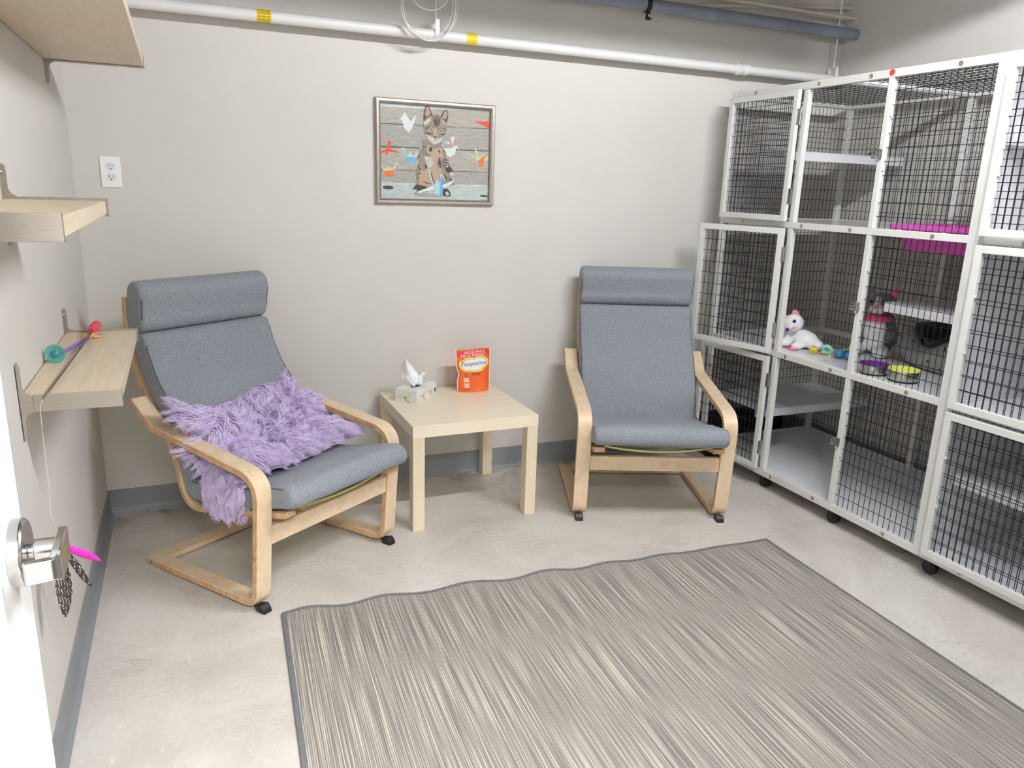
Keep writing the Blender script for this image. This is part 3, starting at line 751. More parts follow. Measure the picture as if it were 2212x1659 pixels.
# pixel grid of the photo's own print -> panel coordinates
TLc, TRc, BRc, BLc = (15, 5), (1815, 110), (1785, 1612), (25, 1582)
iw, ih = PW - 2 * ifr, PH - 2 * ifr
def homog(src, dst):
    A = []; bb = []
    for (x, y), (u, v) in zip(src, dst):
        A += [[x, y, 1, 0, 0, 0, -u * x, -u * y], [0, 0, 0, x, y, 1, -v * x, -v * y]]; bb += [u, v]
    hh = np.linalg.solve(np.array(A, float), np.array(bb, float)); return np.append(hh, 1).reshape(3, 3)
HM = homog([TLc, TRc, BRc, BLc], [(-iw / 2, ih / 2), (iw / 2, ih / 2), (iw / 2, -ih / 2), (-iw / 2, -ih / 2)])
pt = MB(); layer = [0]
def P2(pts, k, grow=True):
    layer[0] += 1; y = -0.0045 - layer[0] * 0.00003; out = []
    for x, yy in pts:
        q = HM @ np.array([x, yy, 1.0]); q = q / q[2]
        out.append((min(max(q[0], -iw / 2 - 0.001), iw / 2 + 0.001), y, min(max(q[1], -ih / 2 - 0.001), ih / 2 + 0.001)))
    pt.poly(out, pk.index(k))
def E2(cx, cy, rx, ry, k, rot=0): P2(ell(cx, cy, rx, ry, math.radians(rot), 22), k)
def S2(pts, w, k):   # tapered stroke
    pts = [Vector(p) for p in pts]; L1 = []; L2 = []
    for i, p in enumerate(pts):
        d = (pts[min(i + 1, len(pts) - 1)] - pts[max(i - 1, 0)]).normalized(); nn = Vector((-d.y, d.x))
        f = math.sin(PI * (0.12 + 0.76 * i / max(1, len(pts) - 1)))
        L1.append(tuple(p + nn * w / 2 * f)); L2.append(tuple(p - nn * w / 2 * f))
    P2(L1 + L2[::-1], k)
ys = [(-30, 60), (345, 415), (725, 785), (1108, 1135), (1325, 1365), (1640, 1660)]
for i in range(5):
    (a, b_), (c, d) = ys[i], ys[i + 1]
    P2([(-20, a), (1850, b_), (1850, d), (-20, c)], ('plank', 'plank2', 'plank', 'plank2', 'ground')[i])
for (a, b_), w in zip(ys[1:4], (16, 22, 12)): P2([(-20, a - w / 2), (1850, b_ - w / 3), (1850, b_ + w / 3), (-20, a + w / 2)], 'gap')
P2([(-20, 1318), (1850, 1358), (1850, 1370), (-20, 1330)], 'paleblue')
P2([(-20, -20), (1850, 60), (1850, 120), (1260, 100), (700, 95), (-20, 70)], 'paleblue')
P2([(1270, 120), (1540, 130), (1560, 400), (1250, 395)], 'plank')
E2(150, 1405, 90, 32, 'dark', 3); E2(1720, 1535, 70, 16, 'dark', 3)
P2([(560, 1490), (900, 1500), (1170, 1530), (1150, 1560), (800, 1570), (560, 1530)], 'plank2')
# hanging cranes behind
P2([(415, 150), (520, 310), (620, 185), (550, 400), (485, 495), (420, 420), (370, 270)], 'white'); P2([(320, 300), (395, 210), (400, 260)], 'white')
P2([(1115, 450), (1160, 600), (1175, 735), (1145, 720)], 'rose'); P2([(1170, 740), (1440, 550), (1330, 650), (1215, 720)], 'rose'); P2([(1040, 625), (1150, 645), (1150, 680)], 'white'); P2([(1175, 560), (1235, 550), (1200, 700)], 'white')
P2([(1050, 750), (1180, 740), (1240, 700), (1275, 695), (1310, 780), (1265, 730), (1240, 840), (1150, 890), (1090, 840), (1010, 805), (1060, 800)], 'white')
P2([(1550, 290), (1850, 290), (1850, 410)], 'red'); P2([(-10, 515), (40, 520), (98, 585), (-10, 585)], 'rose')
P2([(-10, 810), (120, 770), (150, 640), (200, 625), (175, 765), (360, 830), (160, 815), (120, 880), (105, 815), (-10, 850)], 'red')
P2([(310, 805), (375, 740), (415, 740), (450, 880), (515, 815), (560, 880), (640, 780), (690, 700), (655, 800), (610, 895), (430, 900), (400, 760)], 'lblue'); P2([(430, 890), (610, 900), (580, 1000), (440, 985)], 'blue')
P2([(20, 990), (100, 1105), (165, 1050), (230, 1115), (245, 1135), (85, 1150)], 'lime'); P2([(225, 1110), (280, 985), (300, 1000), (250, 1130)], 'lime'); P2([(280, 985), (305, 988), (355, 1075), (345, 1070), (295, 1003)], 'lime'); P2([(85, 1130), (250, 1115), (235, 1220), (95, 1220)], 'orange')
P2([(1420, 800), (1610, 905), (1555, 705), (1600, 770), (1640, 900), (1670, 860), (1700, 840), (1720, 825), (1740, 900), (1795, 865), (1795, 915), (1700, 980), (1640, 960)], 'lime'); P2([(1625, 950), (1720, 850), (1730, 900), (1700, 1060), (1640, 1030)], 'orange')
# kitten
P2([(700, 600), (650, 800), (620, 1000), (590, 1200), (590, 1320), (650, 1420), (700, 1460), (1000, 1450), (1100, 1400), (1240, 1350), (1180, 1220), (1150, 1050), (1080, 850), (1040, 700), (1000, 600)], 'fur')
P2([(800, 680), (760, 800), (860, 900), (880, 1000), (760, 1100), (690, 1120), (640, 1250), (660, 1350), (800, 1390), (960, 1380), (1040, 1250), (1030, 1000), (1050, 850), (1000, 690)], 'belly')
S2([(950, 900), (958, 1000), (950, 1120)], 26, 'fur'); E2(845, 765, 26, 42, 'dark', 20); E2(985, 800, 16, 26, 'dark', -30); S2([(850, 1150), (870, 1250), (900, 1340)], 24, 'dark')
P2([(600, 1350), (700, 1370), (830, 1400), (800, 1470), (600, 1500), (530, 1525), (515, 1490), (560, 1410)], 'dark'); P2([(520, 1480), (560, 1430), (620, 1440), (600, 1480), (555, 1520), (518, 1518)], 'pale')
P2([(1040, 1420), (1120, 1415), (1165, 1480), (1170, 1545), (1060, 1540), (1030, 1500)], 'dark'); P2([(1080, 1480), (1120, 1460), (1150, 1520), (1100, 1535)], 'pale')
P2([(650, 760), (760, 780), (860, 880), (890, 960), (870, 1070), (810, 1080), (760, 1040), (690, 1070), (640, 1010), (640, 880)], 'fur'); P2([(740, 880), (860, 890), (888, 960), (868, 1060), (810, 1075), (760, 1000)], 'pale')
for a, b_ in (((690, 780), (770, 790)), ((690, 810), (770, 815)), ((700, 845), (790, 850))): S2([a, b_], 16, 'dark')
S2([(775, 950), (750, 1040)], 18, 'dark'); S2([(815, 940), (800, 1010)], 12, 'dark'); S2([(855, 930), (880, 960)], 12, 'dark'); E2(765, 1055, 14, 36, 'dark')
P2([(1000, 900), (1090, 920), (1150, 1010), (1215, 1120), (1215, 1170), (1160, 1215), (1120, 1150), (1050, 1090), (1000, 1080), (960, 980)], 'fur'); S2([(985, 900), (990, 1000), (1000, 1070)], 46, 'dark')
for q in (((1020, 960), (1080, 930), (1140, 950)), ((1020, 1010), (1080, 975), (1150, 1000)), ((1030, 1060), (1070, 1030), (1110, 1020))): S2(q, 20, 'dark')
P2([(1075, 1060), (1130, 1030), (1190, 1080), (1215, 1160), (1150, 1170), (1090, 1120)], 'dark'); E2(1112, 1050, 22, 12, 'pale', -15); E2(1185, 1170, 40, 30, 'pale', 20)
for q in (((660, 860), (640, 900), (632, 950)), ((625, 1040), (660, 1090), (690, 1110)), ((600, 1170), (640, 1180), (690, 1150)), ((596, 1250), (630, 1250), (660, 1230)), ((1050, 760), (1075, 800), (1090, 860)), ((700, 700), (740, 730), (790, 740)), ((1130, 1240), (1170, 1270), (1200, 1320)), ((1060, 1180), (1090, 1230), (1100, 1300)), ((720, 1300), (780, 1330), (860, 1340)), ((870, 700), (885, 720), (905, 730))): S2(q, 18, 'dark')
for q in (((640, 920), (622, 1000), (612, 1080)), ((700, 660), (690, 720), (668, 770)), ((1010, 640), (1030, 690), (1045, 740)), ((590, 1200), (600, 1260), (598, 1310))): S2(q, 16, 'pale')
P2([(790, 640), (900, 690), (1040, 640), (1010, 720), (920, 760), (840, 730)], 'fur')
P2([(725, 280), (735, 150), (760, 50), (815, 50), (860, 160), (880, 210), (740, 320)], 'dark'); P2([(750, 200), (770, 70), (810, 65), (848, 170), (790, 230)], 'pinkear')
P2([(1000, 215), (1060, 125), (1120, 110), (1130, 200), (1110, 320), (1050, 280)], 'dark'); P2([(1030, 230), (1070, 140), (1115, 125), (1115, 210), (1085, 270)], 'pinkear')
P2([(725, 330), (760, 255), (870, 190), (960, 185), (1040, 235), (1105, 330), (1100, 440), (1060, 560), (990, 640), (900, 680), (830, 640), (760, 540), (730, 440)], 'fur')
P2([(760, 520), (860, 560), (920, 590), (980, 590), (1055, 540), (1030, 610), (960, 670), (900, 685), (820, 630)], 'pale')
P2([(730, 320), (830, 240), (850, 280), (800, 340), (735, 380)], 'pale'); P2([(1000, 260), (1060, 320), (1095, 370), (1040, 330)], 'pale')
for q in (((880, 210), (905, 300), (915, 390)), ((925, 195), (928, 290), (930, 400)), ((965, 200), (955, 300), (945, 390)), ((1000, 230), (985, 310), (965, 390))): S2(q, 26, 'dark')
S2([(740, 430), (800, 405), (860, 410)], 18, 'dark'); S2([(745, 480), (800, 510), (880, 505)], 24, 'dark'); S2([(985, 510), (1040, 525), (1085, 500)], 22, 'dark'); S2([(1030, 410), (1075, 430), (1095, 470)], 16, 'dark')
P2([(895, 430), (930, 415), (950, 440), (950, 560), (920, 590), (890, 550)], 'belly')
for cx, cy in ((845, 432), (1000, 462)):
    E2(cx, cy, 44, 42, 'dark'); E2(cx, cy + 3, 36, 35, 'pale'); E2(cx, cy + 2, 29, 29, 'eye'); E2(cx, cy - 2, 13, 18, 'dark'); E2(cx + 6, cy - 10, 5, 5, 'white')
P2([(882, 545), (950, 552), (918, 590)], 'nose'); S2([(918, 588), (918, 610)], 8, 'dark'); S2([(870, 612), (918, 612), (965, 605)], 8, 'nose')
# blue crane in front
P2([(790, 1080), (815, 1090), (890, 1345), (870, 1380)], 'lblue'); P2([(595, 1480), (860, 1375), (970, 1370), (965, 1420), (820, 1455), (640, 1495)], 'white'); P2([(1000, 1370), (1240, 1265), (1150, 1370), (1030, 1415)], 'white')
P2([(880, 1400), (950, 1255), (985, 1320), (1000, 1170), (1030, 1175), (1095, 1300), (1075, 1310), (1030, 1220), (1035, 1500), (990, 1545), (940, 1505), (900, 1510)], 'lblue'); P2([(990, 1290), (1010, 1200), (1030, 1220), (1040, 1460), (1005, 1545), (985, 1540)], 'blue')
pt.build('print', pm, pic, fix=False)
gl = bpy.data.materials.new('picture_pane'); gl.use_nodes = True
gn = gl.node_tree.nodes; gn.remove(gn['Principled BSDF'])
tr = gn.new('ShaderNodeBsdfTransparent'); gs = gn.new('ShaderNodeBsdfGlossy'); gs.inputs['Roughness'].default_value = 0.12; fr_ = gn.new('ShaderNodeFresnel'); fr_.inputs[0].default_value = 1.49; mx = gn.new('ShaderNodeMixShader')
gl.node_tree.links.new(fr_.outputs[0], mx.inputs[0]); gl.node_tree.links.new(tr.outputs[0], mx.inputs[1]); gl.node_tree.links.new(gs.outputs[0], mx.inputs[2]); gl.node_tree.links.new(mx.outputs[0], gn['Material Output'].inputs[0])
MB().box((-iw / 2 - 0.001, -0.013, -ih / 2 - 0.001), (iw / 2 + 0.001, -0.0115, ih / 2 + 0.001)).build('pane', gl, pic)

# ------------------------------------------------------------------ wall outlet
ot = thing('wall_outlet', 'white double power outlet on the back wall near the corner', 'outlet', (0.127, 0, 1.385))
MB().box((-0.035, -0.006, -0.057), (0.035, 0, 0.057)).build('cover_plate', MT['plate'], ot, bevel=0.0025)
for s in (-1, 1):
    r = MB(); zc = s * 0.0195
    pts = [(0.0172 * math.cos(a), max(-0.0145, min(0.0145, 0.0172 * math.sin(a)))) for a in [2 * PI * i / 40 for i in range(40)]]
    r.loft([[(x, -0.006, zc + z) for x, z in pts], [(x, -0.0075, zc + z) for x, z in pts]]); rc = r.build('receptacle', MT['recept'], ot)
    q = MB(); q.box((-0.0075, -0.0078, zc + 0.000), (-0.0055, -0.0072, zc + 0.009)); q.box((0.0055, -0.0078, zc + 0.001), (0.0075, -0.0072, zc + 0.008)); q.cyl((0, -0.0072, zc - 0.007), (0, -0.0078, zc - 0.007), 0.0026, 14)
    q.build('slot', MT['slot'], rc)
MB().cyl((0, -0.006, 0), (0, -0.0068, 0), 0.0028, 14).build('screw', MT['recept'], ot)

# ------------------------------------------------------------------ three wall shelves on the left wall
def wall_shelf(y0, y1, zt, depth, label):
    t = thing('wall_shelf', label, 'shelf', (0, (y0 + y1) / 2, zt), 0, 'birch wall shelves on the left wall')
    L2 = (y1 - y0) / 2; TH = 0.030
    MB().box((0.003, -L2, -TH), (depth - 0.004, L2, 0)).build('board', MT['shelf'], t, bevel=0.001)
    for s in (-1, 1):
        b = MB(); ya, yb = s * L2 - 0.004 * s, s * (L2 + 0.0035)
        lip = 0.006
        # end strap that wraps the board end, wall plate above and below with rounded tips
        b.box((0.028, s * (L2 + 0.0005), -TH - 0.004), (depth, s * (L2 + 0.0035), lip))
        b.box((0.004, s * (L2 - 0.020), -TH - 0.004), (depth, s * (L2 + 0.0005), -TH - 0.0008))
        b.box((depth - 0.003, s * (L2 - 0.008), -TH - 0.004), (depth, s * (L2 + 0.0005), lip))
        pl = [(0.0, -0.098), (0.006, -0.100), (0.010, -0.094), (0.010, -0.052), (0.016, -0.040), (0.028, -0.034), (0.028, 0.004), (0.016, 0.012), (0.010, 0.022), (0.010, 0.070), (0.006, 0.076), (0.0, 0.074)]
        b.loft([[(x, yy, z) for x, z in pl] for yy in (s * (L2 + 0.0005), s * (L2 + 0.0035))])
        b.box((0.0, s * (L2 + 0.0035), -0.100), (0.003, s * (L2 - 0.022), 0.075))
        br = b.build('bracket', MT['brushed'], t, bevel=0.0008)
        for z in (0.058, -0.082): MB().lathe([(0.0, 0.006), (0.003, 0.0055), (0.0045, 0.003)], 12, (0, s * (L2 - 0.010), z), axis='x').build('screw', MT['steel'], br, smooth=40)
    return t
wall_shelf(-1.445, -0.655, 0.893, 0.205, 'lowest birch wall shelf, two cat wands lying on it')
wall_shelf(-2.105, -1.315, 1.317, 0.205, 'empty middle birch wall shelf at outlet height')
wall_shelf(-1.605, -0.425, 1.748, 0.285, 'deep topmost birch wall shelf seen from below')

# ------------------------------------------------------------------ cat wands on the low shelf
wand = thing('feather_wand', 'cat wand with a red foam grip, its string of feathers hanging off the low shelf', 'cat toy', (0.07, -1.05, 0.893))
def wd(p): return (p[0] - 0.07, p[1] + 1.05, p[2] - 0.893)
A0, A1 = Vector((0.092, -0.655, 0.917)), Vector((0.085, -0.765, 0.916))
d = (A1 - A0); L0 = d.length; d.normalize()
gm = MB(); gp = [(0.0, -0.0), (0.009, 0.003), (0.013, 0.014), (0.0145, 0.04), (0.0135, 0.075), (0.0115, 0.105), (0.009, 0.110), (0.0, 0.110)]
gm.lathe(gp, 20); q = d.to_track_quat('Z', 'Y').to_matrix().to_4x4(); M4 = Matrix.Translation(A0) @ q
gm.v = [tuple(Vector(wd(M4 @ Vector(v)))) for v in gm.v]
gm.build('grip', noisy(mat('red_foam', srgb(222, 74, 92), 0.9), [srgb(212, 62, 82), srgb(230, 88, 104)], nscale=200), wand, smooth=True)
rod = [A1, Vector((0.078, -1.00, 0.910)), Vector((0.065, -1.24, 0.902)), Vector((0.052, -1.478, 0.897))]
MB().tube([wd(p) for p in rod[:2]], 0.0038, 8).tube([wd(p) for p in rod[1:]], 0.0026, 8).build('rod', mat('brown_cane', srgb(104, 84, 84), 0.5), wand, smooth=True)
st_pts = [(0.052, -1.478, 0.899), (0.050, -1.510, 0.884), (0.049, -1.516, 0.80), (0.050, -1.52, 0.70), (0.044, -1.515, 0.64), (0.052, -1.51, 0.60)]
MB().tube([wd(p) for p in st_pts], 0.0005, 5).build('string', MT['cable'], wand, smooth=True)
kn = MB()
for i in range(9):
    kn.ball(wd((0.054 + 0.004 * math.sin(i * 1.3), -1.508 + 0.004 * math.cos(i * 1.7), 0.60 - 0.0085 * i)), (0.0026, 0.0026, 0.0055), 8, 6)
kn.build('twisted_cord', noisy(mat('braided_cord', srgb(130, 118, 108), 0.7), [srgb(60, 54, 52), srgb(216, 208, 196)], nscale=160), wand, smooth=True)
spot = mat('spotted_feather', srgb(60, 54, 52), 0.7)
snt = spot.node_tree; vt = snt.nodes.new('ShaderNodeTexVoronoi'); vt.inputs['Scale'].default_value = 210; vt.inputs['Randomness'].default_value = 0.35
tc2 = snt.nodes.new('ShaderNodeTexCoord'); snt.links.new(tc2.outputs['Object'], vt.inputs['Vector'])
rr = snt.nodes.new('ShaderNodeValToRGB'); rr.color_ramp.elements[0].position = 0.27; rr.color_ramp.elements[0].color = srgb(218, 210, 202); rr.color_ramp.elements[1].position = 0.36; rr.color_ramp.elements[1].color = srgb(54, 48, 46)
snt.links.new(vt.outputs['Distance'], rr.inputs[0]); snt.links.new(rr.outputs[0], snt.nodes['Principled BSDF'].inputs['Base Color'])
def feather(name, base, tip, width, bend, m, nrm, label=None):
    base, tip = Vector(wd(base)), Vector(wd(tip)); ax = tip - base; L_ = ax.length; ax.normalize()
    nrm = Vector(nrm); side = ax.cross(nrm).normalized(); up = side.cross(ax)
    mb = MB(); n = 18; vs = []; fs = []
    for i in range(n + 1):
        t = i / n; w = width / 2 * (math.sin(PI * min(1, t * 0.93 + 0.05)) ** 0.7)
        c = base + ax * (L_ * t) + side * (bend * math.sin(PI * t * 0.5) ** 2) 
        jag = 0.9 + 0.1 * math.sin(i * 2.4)
        vs += [c - side * w * jag + up * 0.004 * abs(w / width), c + up * 0.0015, c + side * w + up * 0.004 * abs(w / width)]
    for i in range(n):
        a = 3 * i; fs += [(a, a + 1, a + 4, a + 3), (a + 1, a + 2, a + 5, a + 4)]
    mb.add(vs, fs); mb.tube([base + ax * (L_ * i / n) + side * (bend * math.sin(PI * i / n * 0.5) ** 2) + up * 0.002 for i in range(n + 1)], [0.0009 * (1 - 0.8 * i / n) for i in range(n + 1)], 5)
    o = mb.build(name, m, wand, smooth=True)
    if label: o['label'] = label
    s_ = o.modifiers.new('solid', 'SOLIDIFY'); s_.thickness = 0.0004
    return o
feather('feather', (0.055, -1.512, 0.535), (0.046, -1.560, 0.405), 0.046, -0.012, spot, (0.75, -0.65, 0), 'broad spotted guinea fowl feather')
feather('feather', (0.060, -1.505, 0.545), (0.112, -1.475, 0.435), 0.017, 0.010, spot, (0.3, -0.95, 0), 'narrow dark spotted feather')
feather('feather', (0.060, -1.505, 0.560), (0.115, -1.470, 0.478), 0.020, -0.014, mat('magenta_feather', srgb(232, 50, 190), 0.7), (0.3, -0.95, 0), 'magenta feather')
MB().ball(wd((0.056, -1.512, 0.520)), (0.011, 0.011, 0.013), 12, 8).build('pompom', mat('lime_fluff', srgb(212, 224, 70), 0.9), wand, smooth=True)

tw = thing('teaser_stick', 'purple plastic teaser stick with a clear teal cup end on the low shelf', 'cat toy', (0.045, -0.95, 0.893))
def td(p): return (p[0] - 0.045, p[1] + 0.95, p[2] - 0.893)
MB().cyl(td((0.030, -1.055, 0.905)), td((0.078, -0.795, 0.900)), 0.0052, 14).build('stick', mat('purple_plastic', srgb(132, 96, 198), 0.35), tw, smooth=40)
teal = mat('clear_teal_plastic', srgb(70, 180, 170), 0.15); teal.node_tree.nodes['Principled BSDF'].inputs['Alpha'].default_value = 0.62
cu = MB(); cu.lathe([(0.0, 0.0), (0.012, 0.001), (0.020, 0.006), (0.0245, 0.014), (0.0235, 0.015), (0.019, 0.008), (0.0, 0.003)], 28)
M4 = Matrix.Translation((0.026, -1.078, 0.912)) @ Vector((0.25, -0.9, 0.35)).to_track_quat('Z', 'Y').to_matrix().to_4x4()
cu.v = [td(M4 @ Vector(v)) for v in cu.v]; cu.build('cup', teal, tw, smooth=True)
cc = MB(); cc.lathe([(0.0, 0.004), (0.010, 0.004), (0.010, 0.008), (0.0, 0.010)], 20); cc.v = [td(M4 @ Vector(v)) for v in cc.v]; cc.build('hub', mat('dark_teal_plastic', srgb(20, 120, 130), 0.4), tw, smooth=40)
of = MB()
for i in range(7):
    a = i * 2 * PI / 7; of.tube([td((0.080, -0.785, 0.900)), td((0.080 + 0.016 * math.cos(a), -0.772 + 0.012 * math.sin(a), 0.900 + 0.007 * abs(math.sin(a * 2)))), td((0.080 + 0.027 * math.cos(a), -0.765 + 0.02 * math.sin(a), 0.896))], [0.004, 0.003, 0.0012], 6)
of.build('tuft', mat('orange_fluff', srgb(250, 190, 120), 0.8), tw, smooth=True)

# ------------------------------------------------------------------ pipes and cables high on the back wall
gp_ = thing('gas_pipe', 'white painted gas pipe with two yellow bands running along the back wall', 'pipe', (1.8, -0.075, 1.977))
GR = 0.0222
MB().cyl((-1.8, 0, 0), (XR - 1.8, 0, 0), GR, 32).build('pipe', MT['pipe_white'], gp_, smooth=40)
cl = MB(); cl.lathe([(GR, -0.034), (0.0275, -0.032), (0.029, -0.022), (0.0265, -0.016), (0.0265, 0.016), (0.029, 0.022), (0.0275, 0.032), (GR, 0.034)], 28, (1.165, 0, 0), axis='x'); cl.build('coupling', MT['pipe_white'], gp_, smooth=40)
lb = MB().lathe([(GR + 0.0006, -0.0265), (GR + 0.0006, 0.0265)], 32, (-1.099, 0, 0), axis='x').build('warning_label', MT['yellow'], gp_, smooth=True)
for k in range(5):
    a0 = -0.75 + k * 0.5
    o = text_mesh('lettering', 'NATURAL GAS', 0.0085, Matrix.Identity(4), MT['ink'], lb, xs=0.80)
    for v in o.data.vertices:
        a = a0 - v.co.y / GR; rr_ = GR + 0.0011
        v.co = (v.co.x - 1.099, -rr_ * math.cos(-a), -rr_ * math.sin(a) * -1 if False else rr_ * math.sin(-a))
MB().lathe([(GR + 0.0006, -0.0225), (GR + 0.0006, 0.0225)], 32, (-0.262, 0, 0), axis='x').build('yellow_band', MT['yellow'], gp_, smooth=True)
def hanger(x, label):
    t = thing('pipe_hanger', label, 'pipe hanger', (x, -0.075, 1.977), 0, 'hangers of the gas pipe')
    MB().cyl((0, 0, 0.058), (0, 0, ZC - 1.977), 0.0042, 10).build('rod', MT['pipe_white'], t, smooth=40)
    s = MB(); rg = []
    for i in range(21):
        a = PI + PI * i / 20; rg.append((0.0245 * math.cos(a), 0.0245 * math.sin(a)))
    prof = [(-0.0245, 0.056)] + rg + [(0.0245, 0.056)]
    s.loft([[(xx, y, z) for xx, (dy, dz) in ((-0.009, (0, 0)), (0.009, (0, 0)), (0.009, (1, 1)), (-0.009, (1, 1))) for y, z in [(p[0] * (1 + 0.10 * dy), p[1] * (1 + (0.10 * dz if p[1] < 0 else 0)))]] for p in prof])
    s.box((-0.009, -0.027, 0.053), (0.009, 0.027, 0.058)); s.build('clevis', MT['pipe_white'], t)
    MB().lathe([(0, 0.0), (0.007, 0.0), (0.007, 0.006), (0, 0.006)], 6, (0, 0, 0.058)).build('nut', MT['pipe_white'], t)
    return t
hanger(1.384, 'rod and clevis hanger holding the gas pipe, cable coil looped over it')
hanger(3.555, 'rod and clevis hanger holding the gas pipe above the cat cages')

cc_ = thing('cable_coil', 'coil of thin white cable hung over the hanger rod by the gas pipe', 'cable', (1.333, -0.125, 2.07))
m = MB()
for k in range(6):
    r1 = 0.113 + 0.006 * random.uniform(-1, 1); r2 = 0.128 + 0.012 * random.uniform(-1, 1); cx, cz = 0.006 * random.uniform(-1, 1), 0.009 * random.uniform(-1, 1) + 0.0; ph = random.uniform(-.04, .04)
    m.tube([(cx + r1 * math.cos(a) * (1 + 0.04 * math.sin(2 * a + ph)), -0.004 * k + 0.006 * math.sin(a * 2 + k), cz + r2 * math.sin(a)) for a in [2 * PI * i / 56 for i in range(56)]], 0.0019, 7, closed=True)
m.tube([(-0.085 + 0.0 * i, -0.03, 0.10 - 0.012 * i) for i in range(5)] + [(-0.078 + 0.155 * (1 - math.cos(PI * i / 20)) / 2, -0.03, 0.045 - 0.062 * math.sin(PI * i / 20)) for i in range(21)] + [(0.077, -0.03, 0.06 + 0.03 * i) for i in range(4)], 0.0021, 7)
m.build('cable_coil_loops', MT['cable'], cc_, smooth=True)
cc_.children[0].name = 'loops'

bp_ = thing('blue_grey_pipe', 'large blue grey pipe above the white pipe, ending at the right wall', 'pipe', (1.8, -0.089, 2.202))
MB().cyl((-1.8, 0, 0), (XR - 1.8, 0, 0), 0.0275, 32).build('pipe', MT['pipe_blue'], bp_, smooth=40)
MB().lathe([(0.0278, -0.012), (0.0292, -0.010), (0.0292, 0.010), (0.0278, 0.012)], 32, (0.98, 0, 0), axis='x').build('joint', MT['pipe_blue'], bp_, smooth=40)
hk = thing('pipe_clamp', 'black split clamp with a bolt tab around the blue grey pipe', 'pipe clamp', (2.385, -0.089, 2.202))
s = MB(); n = 28; rings = []
for i in range(n + 1):
    a = -0.62 * PI + 1.75 * PI * i / n
    rings.append([(x, -r * math.cos(a), r * math.sin(a)) for x, r in ((-0.011, 0.0285), (0.011, 0.0285), (0.011, 0.0325), (-0.011, 0.0325))])
s.loft(rings); s.build('band', MT['black'], hk, smooth=30)
s = MB(); s.box((-0.011, -0.016, -0.066), (0.011, -0.011, -0.024)); s.box((-0.011, -0.030, -0.066), (0.011, -0.011, -0.061)); s.build('tab', MT['black'], hk)
MB().cyl((0, -0.0165, -0.049), (0, -0.024, -0.049), 0.006, 6).build('bolt', MT['steel'], hk)
o = MB().tube([(0.0, -0.075, 2.28), (XR, -0.075, 2.28)], 0.009, 12).build('conduit', MT['conduit'], smooth=40)
tag(o, 'straight cream conduit running just above the blue grey pipe', 'conduit', 'cream conduits under the ceiling')
o = MB().tube([(2.0, -0.045, 2.19), (2.6, -0.045, 2.235), (XR, -0.045, 2.338)], 0.008, 12).build('conduit', MT['conduit'], smooth=40)
tag(o, 'slanting cream conduit, highest of the pipes where it meets the right wall', 'conduit', 'cream conduits under the ceiling')

# ------------------------------------------------------------------ wire cat cages along the right wall
UO = Vector((2.855, -0.162, 0.0)); DEPTH, WID = 0.765, 1.376
LV = [(0.064, 0.096), (0.653, 0.681), (1.239, 1.266), (1.822, 1.852)]     # rails: bottom and top heights
def wires(mb, o, e1, e2, l1, l2, s1=0.0254, s2=0.0508, r=0.00135):
    """wire grid from corner o along unit axes e1 (length l1) and e2 (length l2): wires along e2 every s1, along e1 every s2"""
    o = Vector(o); e1 = Vector(e1); e2 = Vector(e2); nn = e1.cross(e2)
    n1 = max(1, round(l1 / s1)); n2 = max(1, round(l2 / s2))
    for i in range(n1 + 1):
        p = o + e1 * (l1 * i / n1); mb.tube([p, p + e2 * l2], r, 5, cap=False)
    for j in range(n2 + 1):
        p = o + e2 * (l2 * j / n2) + nn * (2 * r) * 0.8; mb.tube([p, p + e1 * l1], r, 5, cap=False)
    return mb
screw_me = None
